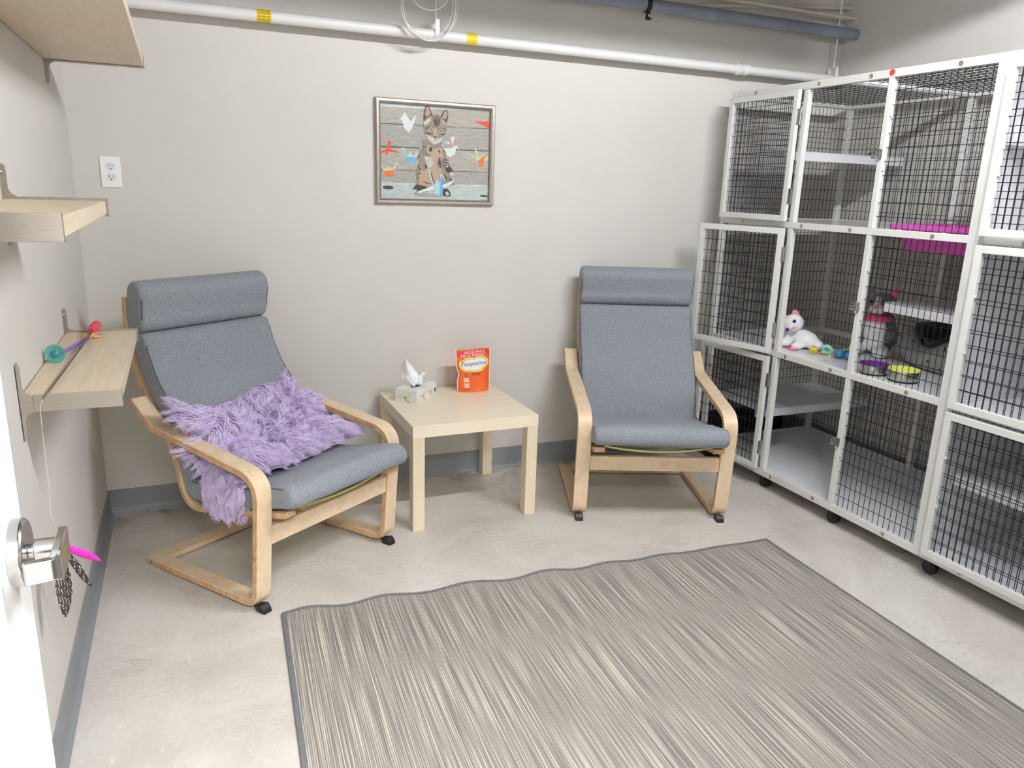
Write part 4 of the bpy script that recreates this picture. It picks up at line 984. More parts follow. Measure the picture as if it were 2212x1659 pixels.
def make_cage(dy, label, variant, door_angles):
    global screw_me
    org = UO + Vector((0, dy, 0))
    t = thing('cat_cage', label, 'cage', org, 0, 'three-tier wire cat cages')
    W = -WID; PW_ = 0.028
    fr = MB()
    ends = (0.0, W)
    for x0 in (0.0, DEPTH - PW_):
        for y0 in (0.0, W + PW_):
            fr.box((x0, y0 - PW_, LV[0][0]), (x0 + PW_, y0, LV[3][1]))
    MIDB = -0.70
    fr.box((DEPTH - PW_, MIDB - 0.013, LV[0][0]), (DEPTH, MIDB + 0.013, LV[3][1]))
    HP, LP = (-0.506, -0.480), (-0.938, -0.914)
    for z0, z1 in LV:
        fr.box((0.001, W + PW_, z0), (0.027, -PW_, z1)); fr.box((DEPTH - 0.027, W + PW_, z0), (DEPTH - 0.001, -PW_, z1))
        for y0 in (-PW_ + 0.001, W + 0.001): fr.box((PW_, y0, z0), (DEPTH - PW_, y0 + 0.026, z1))
    for i in range(3):
        for a, b in (HP, LP): fr.box((0.0015, a, LV[i][1]), (0.0265, b, LV[i + 1][0]))
    fr.box((PW_, MIDB - 0.012, LV[3][0] + 0.002), (DEPTH - PW_, MIDB + 0.012, LV[3][1] - 0.002))
    fr.build('frame', MT['white_metal'], t, bevel=0.002)
    # wire panels
    def panel(o, e1, e2, l1, l2, **k):
        return wires(MB(), o, e1, e2, l1, l2, **k).build('wire_panel', MT['wire'], t, fix=False)
    X1, Y1, Z1 = (1, 0, 0), (0, 1, 0), (0, 0, 1)
    clip = None
    for i in range(3):
        z0, z1 = LV[i][1] - 0.006, LV[i + 1][0] + 0.006; hz_ = z1 - z0
        pl = [panel((0.013, HP[1] - 0.004, z0), Y1, Z1, -PW_ - HP[1] + 0.008, hz_), panel((0.013, W + PW_ - 0.004, z0), Y1, Z1, LP[0] - W - PW_ + 0.008, hz_)]
        if variant == 'A': panel((0.016, -0.012, z0), X1, Z1, DEPTH - 0.032, hz_)
        if variant == 'B': panel((0.016, W + 0.016, z0), X1, Z1, DEPTH - 0.032, hz_)
        panel((DEPTH - 0.012, MIDB + 0.009, z0), Y1, Z1, -PW_ - MIDB - 0.005, hz_); panel((DEPTH - 0.012, W + PW_ - 0.004, z0), Y1, Z1, MIDB - W - PW_ - 0.005, hz_)
        for p_, ya, yb in ((pl[0], HP[1], -PW_), (pl[1], W + PW_, LP[0])):
            for (yy, zz, hor) in ((ya, z0 + hz_ * .33, 0), (ya, z0 + hz_ * .68, 0), (yb, z0 + hz_ * .4, 0), (yb, z0 + hz_ * .75, 0), (ya * .75 + yb * .25, z0 + .004, 1), (ya * .3 + yb * .7, z0 + .004, 1), (ya * .5 + yb * .5, z1 - .004, 1)):
                if clip is None:
                    clip = MB().box((-0.004, -0.006, -0.004), (0.004, 0.006, 0.004)).build('clip', MT['white_metal'], p_, bevel=0.001)
                    c = clip
                else:
                    c = clip.copy(); COL.objects.link(c); c.parent = p_
                c.location = (0.009, yy, zz)
    panel((0.016, MIDB + 0.009, LV[3][0] + 0.015), X1, Y1, DEPTH - 0.032, -PW_ - MIDB - 0.005, s1=0.0508, s2=0.0254); panel((0.016, W + PW_ - 0.004, LV[3][0] + 0.015), X1, Y1, DEPTH - 0.032, MIDB - W - PW_ - 0.005, s1=0.0508, s2=0.0254)
    # screw caps on the front rails
    for z0, z1 in LV:
        for yy in (-0.17, -0.56, -0.83, -1.21):
            if screw_me is None:
                o = MB().lathe([(0.0, -0.0012), (0.003, -0.0012), (0.0035, -0.0022), (0.0085, -0.0016), (0.0092, 0.0)], 18, (0, 0, 0), axis='x').build('screw_cap', MT['brass'], t, smooth=40); screw_me = o.data
            else:
                o = bpy.data.objects.new('screw_cap', screw_me); COL.objects.link(o); o.parent = t
            o.location = (0.001, yy, (z0 + z1) / 2)
    # floors and ledges
    def plate(name, boxes, z, th=0.006, m='floor_white'):
        b = MB()
        for (x0, y0, x1, y1) in boxes: b.box((x0, y0, z - th), (x1, y1, z))
        return b.build(name, MT[m], t, bevel=0.0)
    fx0, fx1, fy0, fy1 = 0.026, DEPTH - 0.020, W + 0.024, -0.024
    plate('floor_panel', [(fx0, fy0, fx1, fy1)], LV[0][1] - 0.004)
    if variant == 'A':
        hx, hy_ = 0.345, -0.518
        plate('floor_panel', [(fx0, fy0, hx, fy1), (hx, fy0, fx1, hy_)], LV[1][1] - 0.006)
        plate('floor_panel', [(fx0, -0.925, fx1, fy1), (fx0, fy0, 0.125, -0.925), (0.468, fy0, fx1, -0.925), (0.125, fy0, 0.468, -1.305)], LV[2][1] - 0.004)
        ledges = [((0.03, -0.395, DEPTH - 0.02, -0.022), 0.362, 'y'), ((0.03, -0.395, DEPTH - 0.02, -0.022), 1.575, 'y'), ((0.190, W + 0.022, DEPTH - 0.02, -0.888), 0.962, 'x')]
    else:
        plate('floor_panel', [(fx0, fy0, fx1, fy1)], LV[1][1] - 0.006); plate('floor_panel', [(fx0, fy0, fx1, fy1)], LV[2][1] - 0.004)
        ledges = [((0.075, -0.62, DEPTH - 0.02, -0.026), 0.40, 'x'), ((0.03, -0.395, DEPTH - 0.02, -0.022), 1.575, 'y')]
        for i in range(3):   # solid divider toward the other cage
            MB().box((0.027, -0.016, LV[i][1] - 0.004), (DEPTH - 0.027, -0.011, LV[i + 1][0] + 0.004)).build('divider_panel', MT['floor_white'], t)
    for (x0, y0, x1, y1), z, side in ledges:
        b = MB().box((x0, y0, z - 0.004), (x1, y1, z)); lip = 0.040
        if side == 'y': b.box((x0, y0, z - lip), (x1, y0 + 0.022, z - 0.004))
        else: b.box((x0, y0, z - lip), (x0 + 0.022, y1, z - 0.004)); b.box((x0 + .022, y1 - 0.022, z - lip), (x1, y1, z - 0.004))
        lg = b.build('ledge', MT['floor_white'], t, bevel=0.0015)
        if side == 'x':
            rb = MB(); rb.tube([(x0 - 0.006 + 0.004 * math.cos(a), y0 + 0.055 + 0.010 * math.cos(a), z - 0.020 + 0.012 * math.sin(a)) for a in [2 * PI * i / 18 for i in range(18)]], 0.0018, 6, closed=True); rb.build('ring', MT['steel'], lg, smooth=True)
    # casters
    for x in (0.042, DEPTH - 0.06):
        for yy in (-0.03, -0.49, -0.925):
            ca_ = MB().box((x - 0.020, yy - 0.020, 0.058), (x + 0.020, yy + 0.020, 0.064)).box((x + 0.012, yy - 0.012, 0.030), (x + 0.016, yy + 0.012, 0.060)).box((x - 0.022, yy - 0.012, 0.040), (x - 0.019, yy + 0.012, 0.060)).build('caster', MT['black'], t)
            wh = MB().lathe([(0.0, -0.018), (0.012, -0.018), (0.014, -0.014), (0.022, -0.014), (0.027, -0.016), (0.029, -0.012), (0.029, 0.008), (0.026, 0.012), (0.0, 0.012)], 28, (x, yy, 0.0292), axis='x').build('wheel', MT['black'], ca_, smooth=35)
    # doors, each swung open on the hinge post
    DW = 0.455
    for i, ang_ in enumerate(door_angles):
        z0, z1 = LV[i][1] + 0.002, LV[i + 1][0] - 0.001
        if i == 1: z0 -= 0.016
        d = MB(); w = 0.026; hx0, hx1 = -0.022, -0.002
        d.box((hx0, 0.006, z0), (hx1, 0.006 + w, z1)); d.box((hx0, DW - w, z0), (hx1, DW, z1)); d.box((hx0, 0.006 + w, z0), (hx1, DW - w, z0 + w)); d.box((hx0, 0.006 + w, z1 - w), (hx1, DW - w, z1))
        do = d.build('door', MT['white_metal'], t, bevel=0.002)
        do.location = (-0.010, -0.488, 0); do.rotation_euler = (0, 0, math.radians(ang_))
        wires(MB(), (-0.012, 0.028, z0 + 0.020), (0, 1, 0), (0, 0, 1), DW - 0.050, z1 - z0 - 0.040).build('door_wires', MT['wire'], do, fix=False)
        for zz in (z0 + (z1 - z0) * 0.20, z0 + (z1 - z0) * 0.80):
            MB().box((-0.019, -0.002, zz - 0.032), (-0.004, 0.0065, zz + 0.032)).cyl((-0.003, -0.001, zz - 0.034), (-0.003, -0.001, zz + 0.034), 0.003, 10).build('hinge', MT['steel'], do)
        for zz in (z0 + 0.36 * (z1 - z0), z0 + 0.70 * (z1 - z0)):
            MB().box((-0.018, DW - w - 0.006, zz - 0.005), (-0.010, DW - w + 0.001, zz + 0.005)).build('clip', MT['white_metal'], do)
        zz = (z0 + z1) / 2
        la = MB().box((-0.006, LP[0] + 0.004, zz - 0.018), (0.002, LP[1] - 0.004, zz + 0.018)).cyl((-0.012, LP[1] - 0.004, zz - 0.012), (-0.012, LP[1] + 0.016, zz - 0.012), 0.004, 10)
        la.tube([(-0.012, LP[1] + 0.004 + 0.008 * math.cos(a), zz + 0.006 + 0.010 * math.sin(a)) for a in [2 * PI * k / 14 for k in range(14)]], 0.002, 6, closed=True)
        la.ball((-0.010, (LP[0] + LP[1]) / 2, zz + 0.020), 0.005, 10, 8); la.ball((-0.010, (LP[0] + LP[1]) / 2, zz - 0.022), 0.006, 10, 8)
        la.build('latch', MT['steel'], t, smooth=40)
    if variant == 'A':
        MB().cyl((0.002, -0.927, 1.840), (-0.0008, -0.927, 1.840), 0.0115, 24).build('sticker', MT['red_dot'], t)
    return t
CA = make_cage(0.0, 'white framed three-tier wire cat cage nearest the back wall, doors swung open, toys inside', 'A', (6.0, 17.0, 0.5))
CB = make_cage(-1.377, 'white framed three-tier wire cat cage cut by the picture edge, nearer the viewer', 'B', (1.0, 1.0, 0.8))

# ------------------------------------------------------------------ things in the cages
pan = thing('litter_pan', 'magenta plastic litter pan set into the top tier floor of the cage', 'litter pan', (3.145, -1.277, 1.262))
def rrect(hx_, hy_, r, z, n=6):
    out = []
    for cx, cy, a0 in ((hx_ - r, hy_ - r, 0), (-(hx_ - r), hy_ - r, 90), (-(hx_ - r), -(hy_ - r), 180), (hx_ - r, -(hy_ - r), 270)):
        for q in range(n + 1):
            a = math.radians(a0 + 90 * q / n); out.append((cx + r * math.cos(a), cy + r * math.sin(a), z))
    return out
rg = [rrect(.135, .155, .035, -0.078), rrect(.140, .160, .038, -0.080), rrect(.162, .180, .045, 0.004), rrect(.186, .206, .050, 0.003), rrect(.190, .210, .050, 0.008), rrect(.188, .208, .050, 0.022), rrect(.172, .192, .048, 0.024), rrect(.166, .186, .046, 0.018), rrect(.144, .162, .038, -0.070)]
MB().loft(rg).build('tray', MT['pink'], pan, smooth=30)

def bowl(name, label, c, r, h_, col, tabs):
    t = thing(name, label, 'bowl', c, 0, 'pet bowls in the cage')
    MB().lathe([(r * .93, 0.0), (r * .96, 0.003), (r * 1.0, h_ * .3), (r * .99, h_ - 0.006), (r * .97, h_ - 0.004), (r * .965, 0.004)], 40).build('outer_shell', MT['steel'], t, smooth=35)
    MB().lathe([(0.0, 0.012), (r * .75, 0.012), (r * .93, 0.022), (r * .965, h_ - 0.003), (r * 1.05, h_ + 0.001), (r * 1.05, h_ - 0.003), (r * .99, h_ - 0.005)], 40).build('liner', mat(name + '_plastic', col, 0.35), t, smooth=35)
    MB().lathe([(r * .97, 0.0), (r * 1.0, 0.0), (r * 1.0, 0.005), (r * .97, 0.006)], 40).build('foot_ring', MT['black'], t, smooth=35)
    return t
bowl('food_bowl', 'steel pet bowl with a purple lining, on the middle tier of the cage', (2.960, -1.120, 0.676), 0.054, 0.044, srgb(112, 52, 140), 1)
bowl('food_bowl', 'steel pet bowl with a lime yellow lining, on the middle tier of the cage', (2.975, -1.252, 0.676), 0.056, 0.048, srgb(226, 230, 110), 1)

# plush white cat lying down
plw = noisy(mat('white_plush', srgb(240, 238, 240), 0.95, sheen=0.4), [srgb(226, 224, 228), srgb(246, 244, 246)], nscale=60, bump=0.9, bscale=120)
plg = noisy(mat('grey_plush', srgb(112, 110, 112), 0.95, sheen=0.3), [srgb(84, 82, 84), srgb(132, 130, 132)], nscale=50, bump=0.9, bscale=120)
plc = noisy(mat('cream_plush', srgb(206, 200, 190), 0.95, sheen=0.3), [srgb(196, 190, 180), srgb(214, 208, 200)], nscale=60, bump=0.7, bscale=140)
pkm = mat('pink_felt', srgb(236, 150, 166), 0.8); hot = noisy(mat('hot_pink_satin', srgb(228, 78, 130), 0.5), [srgb(216, 62, 116), srgb(236, 96, 146)], nscale=30)
eyeb = mat('blue_bead_eye', srgb(36, 52, 120), 0.1); eyek = mat('black_bead_eye', srgb(16, 14, 16), 0.1)
def blob(name, balls, m, parent, vox=0.006, disp=0.003, label=None):
    b = MB()
    for c, r in balls: b.ball(c, r, 18, 12)
    o = b.build(name, m, parent, smooth=True)
    rm = o.modifiers.new('remesh', 'REMESH'); rm.mode = 'VOXEL'; rm.voxel_size = vox; rm.use_smooth_shade = True
    sm = o.modifiers.new('smooth', 'SMOOTH'); sm.iterations = 4; sm.factor = 0.6
    tx_ = bpy.data.textures.new(name + '_tufts', 'CLOUDS'); tx_.noise_scale = 0.02
    dm = o.modifiers.new('tufts', 'DISPLACE'); dm.texture = tx_; dm.strength = disp * 2; dm.mid_level = 0.5
    if label: o['label'] = label
    return o
ZF2 = 0.676
wc = thing('plush_cat', 'white plush cat with blue eyes lying on the middle tier behind the hinge post', 'plush toy', (3.035, -0.565, ZF2), 0)
# it lies along -y, head toward the back wall end and turned to the front
blob('body', [((0.02, -0.055, 0.045), (0.050, 0.075, 0.042)), ((0.005, 0.01, 0.045), (0.048, 0.05, 0.042)), ((0.025, -0.12, 0.030), (0.035, 0.045, 0.028)), ((-0.035, -0.075, 0.018), (0.035, 0.028, 0.018)), ((-0.045, 0.0, 0.018), (0.035, 0.030, 0.018)), ((-0.045, 0.045, 0.018), (0.04, 0.025, 0.018))], plw, wc)
hd = blob('head', [((-0.010, 0.022, 0.115), (0.042, 0.052, 0.045)), ((-0.040, 0.024, 0.098), (0.018, 0.028, 0.019))], plw, wc)
blob('muzzle', [((-0.052, 0.026, 0.093), (0.015, 0.020, 0.015))], plc, hd, 0.004, 0.001)
MB().ball((-0.064, 0.024, 0.101), (0.005, 0.008, 0.005), 12, 8).build('nose', pkm, hd, smooth=True)
for p in ((-0.052, 0.055, 0.105), (-0.050, 0.010, 0.127)): MB().ball(p, 0.0085, 14, 10).build('eye', eyeb, hd, smooth=True)
for p, a in (((-0.008, 0.045, 0.158), 0), ((-0.006, -0.008, 0.150), 1)):
    e = MB(); e.ball(p, (0.008, 0.017, 0.022), 14, 10); e.build('ear', pkm, hd, smooth=True)
hc = Vector((-0.012, 0.018, 0.112))
HR = (Matrix.Rotation(math.radians(48), 4, 'Z') @ Matrix.Rotation(math.radians(-32), 4, 'X'))
hd.matrix_local = Matrix.Translation(hc + Vector((0.0, -0.030, 0.0))) @ HR @ Matrix.Translation(-hc)
for p in ((-0.075, 0.045, 0.008), (-0.066, -0.08, 0.008)): MB().ball(p, (0.010, 0.022, 0.008), 12, 8).build('paw_pad', pkm, wc, smooth=True)

gc = thing('plush_cat', 'grey and white plush cat with a pink bib sitting against the cat bed', 'plush toy', (3.30, -0.820, ZF2), 0.35)
gc.scale = (1.2, 1.2, 1.2)
blob('body', [((0.02, 0.0, 0.075), (0.055, 0.065, 0.078)), ((0.02, 0.0, 0.125), (0.045, 0.05, 0.045))], plg, gc, label='grey plush back and sides')
blob('chest', [((-0.025, 0.004, 0.10), (0.032, 0.045, 0.055)), ((-0.06, 0.045, 0.022), (0.05, 0.026, 0.022)), ((-0.06, -0.045, 0.022), (0.05, 0.028, 0.024)), ((-0.022, 0.0, 0.06), (0.03, 0.04, 0.05))], plw, gc, label='white plush chest and paws')
hd = blob('head', [((0.0, 0.0, 0.195), (0.048, 0.055, 0.046))], plg, gc)
blob('muzzle', [((-0.040, 0.0, 0.178), (0.020, 0.032, 0.020)), ((-0.040, 0.0, 0.205), (0.014, 0.012, 0.026))], plc, hd, 0.004, 0.001)
MB().ball((-0.061, 0.0, 0.188), (0.005, 0.007, 0.005), 12, 8).build('nose', mat('orange_nose', srgb(224, 120, 90), 0.6), hd, smooth=True)
for s in (-1, 1):
    MB().ball((-0.044, 0.026 * s, 0.205), 0.006, 12, 8).build('eye', eyek, hd, smooth=True)
    e = MB(); e.add([(-0.004, 0.022 * s, 0.232), (-0.004, 0.054 * s, 0.222), (-0.002, 0.044 * s, 0.262), (0.012, 0.036 * s, 0.228)], [(0, 1, 2), (1, 3, 2), (3, 0, 2), (0, 3, 1)]); e.build('ear', plg if s > 0 else hot, hd)
MB().lathe([(0.030, 0.0), (0.052, -0.012), (0.056, -0.020), (0.048, -0.022), (0.030, -0.008)], 24, (-0.012, 0.0, 0.157)).build('bib', hot, gc, smooth=True)

# cat bed
paw = mat('paw_print_fabric', srgb(122, 122, 120), 0.95)
pn_ = paw.node_tree; v1 = pn_.nodes.new('ShaderNodeTexVoronoi'); v1.inputs['Scale'].default_value = 24; v1.inputs['Randomness'].default_value = 0.8
tcp = pn_.nodes.new('ShaderNodeTexCoord'); nzp = pn_.nodes.new('ShaderNodeTexNoise'); nzp.inputs['Scale'].default_value = 90
pn_.links.new(tcp.outputs['Object'], v1.inputs['Vector']); pn_.links.new(tcp.outputs['Object'], nzp.inputs['Vector'])
ad = pn_.nodes.new('ShaderNodeMath'); ad.operation = 'ADD'; mu = pn_.nodes.new('ShaderNodeMath'); mu.operation = 'MULTIPLY'; mu.inputs[1].default_value = 0.5
pn_.links.new(nzp.outputs['Fac'], mu.inputs[0]); pn_.links.new(v1.outputs['Distance'], ad.inputs[0]); pn_.links.new(mu.outputs[0], ad.inputs[1])
rp_ = pn_.nodes.new('ShaderNodeValToRGB'); rp_.color_ramp.elements[0].position = 0.38; rp_.color_ramp.elements[0].color = srgb(50, 50, 54); rp_.color_ramp.elements[1].position = 0.44; rp_.color_ramp.elements[1].color = srgb(146, 146, 142)
pn_.links.new(ad.outputs[0], rp_.inputs[0]); pn_.links.new(rp_.outputs[0], pn_.nodes['Principled BSDF'].inputs['Base Color'])
bed = thing('cat_bed', 'grey paw print cat bed lined with dark fur under the side ledge', 'cat bed', (3.400, -1.145, ZF2), math.radians(-20))
nR = 44; rings = []
for i in range(nR + 1):
    a = 2 * PI * i / nR
    sx_ = abs(math.cos(a)) ** 0.7 * math.copysign(1, math.cos(a)); sy_ = abs(math.sin(a)) ** 0.7 * math.copysign(1, math.sin(a))
    cx, cy = 0.145 * sx_, 0.185 * sy_
    dip = 0.055 * math.exp(-((((a - PI + PI) % (2 * PI)) - PI) / 0.5) ** 2)        # low entry at the front (-x)
    ht = 0.150 - dip + 0.006 * math.sin(a * 5)
    nx_, ny_ = math.cos(a), math.sin(a); ring = []
    for k in range(14):
        b = 2 * PI * k / 14; rr_ = 0.045 * math.cos(b); ring.append((cx + nx_ * rr_, cy + ny_ * rr_, max(0.0, ht / 2 + (ht / 2) * math.sin(b))))
    rings.append(ring)
mbb = MB(); mbb.loft(rings[:-1] + [rings[0]], closed_ends=False); mbb.build('bolster', paw, bed, smooth=True)
dfur = noisy(mat('dark_grey_fur', srgb(48, 48, 52), 0.95, sheen=0.2), [srgb(26, 26, 30), srgb(72, 72, 78)], nscale=60, bump=0.8, bscale=150)
ci = MB(); rgs = []
for sc_, zz in ((0.98, 0.165), (0.80, 0.16), (0.74, 0.09), (0.55, 0.05), (0.2, 0.045), (0.02, 0.045)):
    rgs.append([(0.145 * sc_ * abs(math.cos(a)) ** 0.7 * math.copysign(1, math.cos(a)), 0.185 * sc_ * abs(math.sin(a)) ** 0.7 * math.copysign(1, math.sin(a)), (zz - (0.050 if sc_ > 0.7 else 0) * math.exp(-((((a) % (2 * PI)) - PI) / 0.5) ** 2)) + 0.006) for a in [2 * PI * i / nR for i in range(nR)]])
ci.loft(rgs, closed_ends=False); ci.build('fur_lining', dfur, bed, smooth=True)

# small toys on the middle tier
lat = mat('yellow_lattice_plastic', srgb(226, 212, 80), 0.4)
o = thing('lattice_ball', 'yellow openwork ball with a green half on the middle cage tier', 'ball', (3.000, -0.742, ZF2 + 0.0195))
def openball(name, m, parent, R, hemi=None):
    b = MB()
    for k in range(12):
        ax = Vector((math.sin(k * 2.4), math.cos(k * 1.7), math.sin(k * 0.9 + 1))).normalized(); u_ = ax.orthogonal().normalized(); v_ = ax.cross(u_); off_ = 0.35 * math.sin(k * 1.3); rr2 = R * math.sqrt(1 - off_ * off_)
        pts = [ax * (R * off_) + (u_ * math.cos(a) + v_ * math.sin(a)) * rr2 for a in [2 * PI * i / 26 for i in range(26)]]
        if hemi is not None: pts = [p for p in pts]
        b.tube(pts, 0.0019, 6, closed=True)
    return b.build(name, m, parent, smooth=True)
openball('lattice', lat, o, 0.0175)
MB().lathe([(0.001, -0.0155), (0.009, -0.0128), (0.0145, -0.005), (0.0152, -0.001), (0.0140, -0.001), (0.008, -0.011), (0.001, -0.0138)], 24).build('green_half', mat('green_plastic', srgb(120, 190, 150), 0.4), o, smooth=True)
mint = noisy(mat('mint_plastic', srgb(150, 222, 200), 0.5), [srgb(140, 214, 190), srgb(162, 230, 210)], nscale=40)
o = thing('ring_toy', 'mint green ring toy with red strings beside the yellow openwork ball', 'cat toy', (3.040, -0.785, ZF2 + 0.026), 0.4)
b = MB(); M_ = Matrix.Rotation(math.radians(65), 4, 'Y')
b.tube([tuple(M_ @ Vector((0.020 * math.cos(a), 0.020 * math.sin(a), 0))) for a in [2 * PI * i / 28 for i in range(28)]], 0.0085, 10, closed=True); b.build('ring', mint, o, smooth=True)
b = MB(); b.tube([(-0.015, 0.055, -0.010), (-0.02, 0.035, -0.020), (-0.022, 0.012, -0.012), (-0.015, -0.01, -0.022), (-0.02, -0.045, -0.023)], 0.0014, 6); b.tube([(-0.022, 0.012, -0.012), (-0.03, 0.0, -0.018), (-0.02, -0.012, -0.008)], 0.0014, 6)
b.build('string', mat('red_string', srgb(214, 80, 60), 0.7), o, smooth=True)
for p in ((-0.022, 0.012, -0.010), (-0.018, -0.022, -0.022)): MB().ball(p, (0.006, 0.008, 0.004), 12, 8).build('bead', lat, o, smooth=True)
o = MB().loft([rrect(.026 * s_, .022 * s_, .008 * s_, z) for s_, z in ((.85, 0), (1, .004), (1, .016), (.8, .022), (.5, .023))]).build('felt_toy', noisy(mat('dark_teal_felt', srgb(36, 92, 92), 0.8), [srgb(30, 82, 84), srgb(44, 102, 100)], nscale=30), smooth=40)
o.location = (3.125, -0.820, ZF2); tag(o, 'dark teal lump of a toy behind the blue balls on the middle cage tier', 'cat toy')
blu = mat('clear_blue_plastic', srgb(40, 130, 160), 0.08, coat=0.5); pur = mat('violet_plastic', srgb(84, 60, 150), 0.15)
for lab, c in (('clear blue toy ball, nearer the hinge post of the pair on the middle tier', (3.050, -0.850, ZF2 + 0.0215)), ('clear blue toy ball tucked against the latch post on the middle tier', (3.066, -0.893, ZF2 + 0.0215))):
    o = thing('toy_ball', lab, 'ball', c, 0.7, 'clear blue toy balls in the cage')
    MB().ball((0, 0, 0), 0.021, 24, 16).build('shell', blu, o, smooth=True)
    b = MB(); b.tube([(0.0213 * math.cos(a) * 0.8, 0.0213 * math.sin(a), 0.0213 * math.cos(a) * 0.6) for a in [2 * PI * i / 30 for i in range(30)]], 0.0028, 8, closed=True); b.build('band', pur, o, smooth=True)
o = MB().tube([(2.945, -0.545, ZF2 + 0.003), (2.955, -0.58, ZF2 + 0.003), (2.965, -0.60, ZF2 + 0.003), (2.97, -0.63, ZF2 + 0.003), (2.985, -0.655, ZF2 + 0.004)], 0.0026, 8).build('ribbon_cord', noisy(mat('pink_blue_cord', srgb(220, 80, 160), 0.7), [srgb(232, 80, 170), srgb(226, 84, 164), srgb(80, 120, 200)], nscale=14, detail=0, pos=[.3, .48, .56]), smooth=True)
tag(o, 'pink and blue cord in front of the white plush cat', 'cat toy')

o = MB().loft([rrect(.30, .038 , .03, z) if False else [(x, y + 0.004 * math.sin(x * 30), z) for x, y, z in rrect(.30 * s_, .042 * s_, .035 * s_, z)] for s_, z in ((.96, 0.0), (1, .01), (1, .16), (.97, .19), (.8, .205))]).build('cloth_bundle', MT['dark_cloth'], smooth=35)
o.location = (3.19, -0.078, 0.0); tag(o, 'black cloth bundle on the floor between the cage end and the back wall', 'cloth')

# ------------------------------------------------------------------ rug
RW, RL = 1.915, 2.15
rug = thing('rug', 'flat woven grey and beige striped rug on the concrete floor', 'rug', (0.573, -1.037, 0), math.radians(-2.9))
rm_ = mat('woven_stripes', srgb(150, 142, 130), 0.9, spec=0.15)
nt = rm_.node_tree; N = nt.nodes; L = nt.links; B = N['Principled BSDF']; tc = N.new('ShaderNodeTexCoord')
def st_noise(sx_, sy_, sc, det, rgh=0.6):
    mp_ = N.new('ShaderNodeMapping'); mp_.inputs['Scale'].default_value = (sx_, sy_, 1); L.new(tc.outputs['Object'], mp_.inputs['Vector'])
    n_ = N.new('ShaderNodeTexNoise'); n_.inputs['Scale'].default_value = sc; n_.inputs['Detail'].default_value = det; n_.inputs['Roughness'].default_value = rgh
    L.new(mp_.outputs[0], n_.inputs['Vector']); return n_
a1 = ramp(st_noise(200, 2.6, 1.0, 2, 0.5).outputs['Fac'], [(0.28, srgb(110, 105, 101)), (0.44, srgb(134, 128, 122)), (0.56, srgb(159, 152, 143)), (0.72, srgb(196, 188, 175))]).outputs[0]
wv_ = N.new('ShaderNodeTexWave'); wv_.wave_type = 'BANDS'; wv_.bands_direction = 'X'; wv_.inputs['Scale'].default_value = 57.0; wv_.inputs['Distortion'].default_value = 0.6; wv_.inputs['Detail'].default_value = 1.0; wv_.inputs['Detail Scale'].default_value = 0.3
mpw = N.new('ShaderNodeMapping'); mpw.inputs['Scale'].default_value = (1, 0.05, 1); L.new(tc.outputs['Object'], mpw.inputs['Vector']); L.new(mpw.outputs[0], wv_.inputs['Vector'])
a2 = ramp(wv_.outputs['Fac'], [(0.10, 0.72), (0.90, 1.20)]).outputs[0]
a3 = ramp(st_noise(1, 1, 330, 1).outputs['Fac'], [(0.35, 0.90), (0.65, 1.06)]).outputs[0]
ccol = mix(None, mix(None, a1, a2, 'MULTIPLY', 1.0), a3, 'MULTIPLY', 1.0)
L.new(ccol, B.inputs['Base Color'])
bn = N.new('ShaderNodeBump'); bn.inputs['Strength'].default_value = 0.5; bn.inputs['Distance'].default_value = 0.002
L.new(st_noise(200, 3, 1.0, 2).outputs['Fac'], bn.inputs['Height']); L.new(bn.outputs[0], B.inputs['Normal'])
def rug_z(x, y):
    e = math.exp(-(-y) / 0.10)
    wv = 0.5 + 0.5 * math.sin(2 * PI * x / 0.27 - 0.6 + 0.8 * math.sin(x * 5)) 
    amp = 1.0 if x < 0.9 else max(0.25, 1.0 - (x - 0.9) * 1.2)
    return 0.006 + e * amp * 0.014 * max(0, wv) + 0.0012 * mnoise.noise(Vector((x * 3, y * 3, 1)))
def rug_pt(x, y):
    yy = y + math.exp(-(-y) / 0.08) * 0.006 * mnoise.noise(Vector((x * 6, 4.0, 0)))
    return (x, yy, rug_z(x, y))
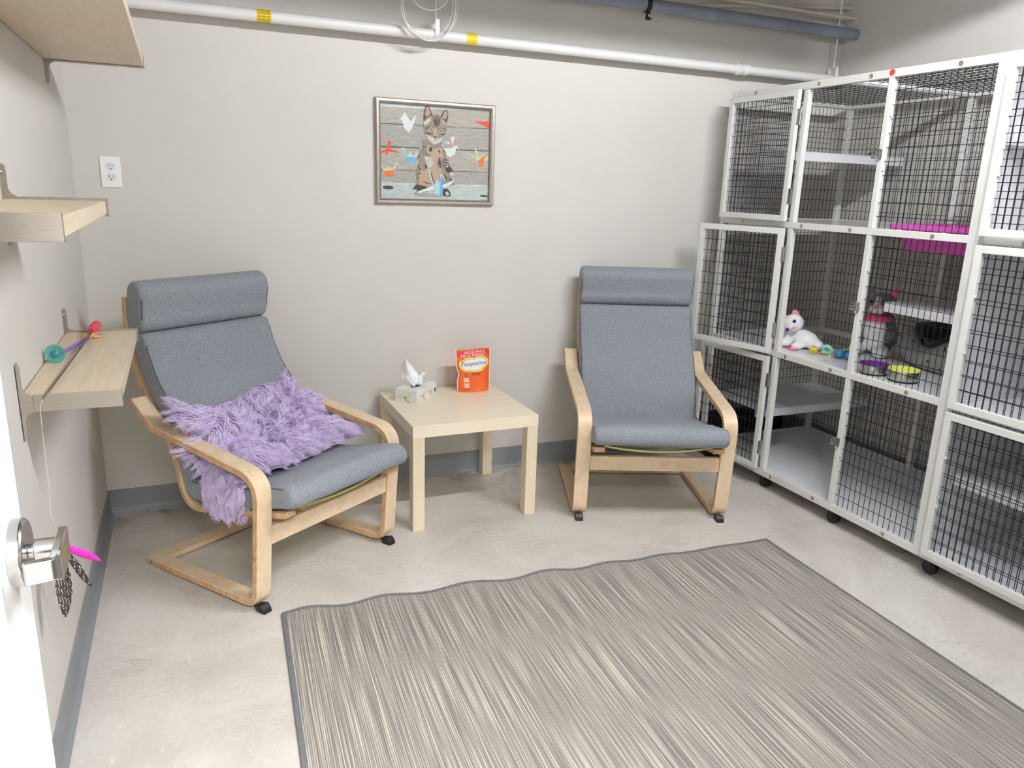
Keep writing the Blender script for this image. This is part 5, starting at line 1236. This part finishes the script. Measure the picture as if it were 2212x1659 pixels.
nx, ny = 150, 44
ysr = [-(j / ny) ** 1.8 * RL for j in range(ny + 1)]
g = MB(); top = [rug_pt(RW * i / nx, ysr[j]) for i in range(nx + 1) for j in range(ny + 1)]
F4 = [(i * (ny + 1) + j, i * (ny + 1) + j + 1, (i + 1) * (ny + 1) + j + 1, (i + 1) * (ny + 1) + j) for i in range(nx) for j in range(ny)]
g.add(top, F4); g.add([(p[0], p[1], max(0.0005, p[2] - 0.005)) for p in top], [f[::-1] for f in F4])
g.build('weave', rm_, rug, smooth=True, fix=False)
bd = MB(); edge_pts = [rug_pt(0, ysr[j]) for j in range(ny, -1, -1)] + [rug_pt(RW * i / nx, 0) for i in range(1, nx + 1)] + [rug_pt(RW, ysr[j]) for j in range(1, ny + 1)]
bd.tube([(p[0], p[1], max(0.0045, p[2] - 0.002)) for p in edge_pts], 0.0045, 8)
for a, b_ in ((0.001, 0.013),):
    vs = []; 
    for j in range(ny + 1): p, q = rug_pt(0, ysr[j]), rug_pt(0.012, ysr[j]); vs += [(p[0], p[1], p[2] + 0.0015), (q[0], q[1], q[2] + 0.0012)]
    bd.add(vs, [(2 * j, 2 * j + 1, 2 * j + 3, 2 * j + 2) for j in range(ny)])
    vs = []
    for j in range(ny + 1): p, q = rug_pt(RW, ysr[j]), rug_pt(RW - 0.008, ysr[j]); vs += [(p[0], p[1], p[2] + 0.0015), (q[0], q[1], q[2] + 0.0012)]
    bd.add(vs, [(2 * j, 2 * j + 2, 2 * j + 3, 2 * j + 1) for j in range(ny)])
    vs = []
    for i in range(nx + 1): p, q = rug_pt(RW * i / nx, 0), rug_pt(RW * i / nx, -0.010); vs += [(p[0], p[1], p[2] + 0.0015), (q[0], q[1], q[2] + 0.0012)]
    bd.add(vs, [(2 * j, 2 * j + 1, 2 * j + 3, 2 * j + 2) for j in range(nx)])
bd.build('binding', noisy(mat('grey_binding', srgb(104, 104, 106), 0.9), [srgb(84, 85, 88), srgb(122, 122, 122)], nscale=160), rug, smooth=True)
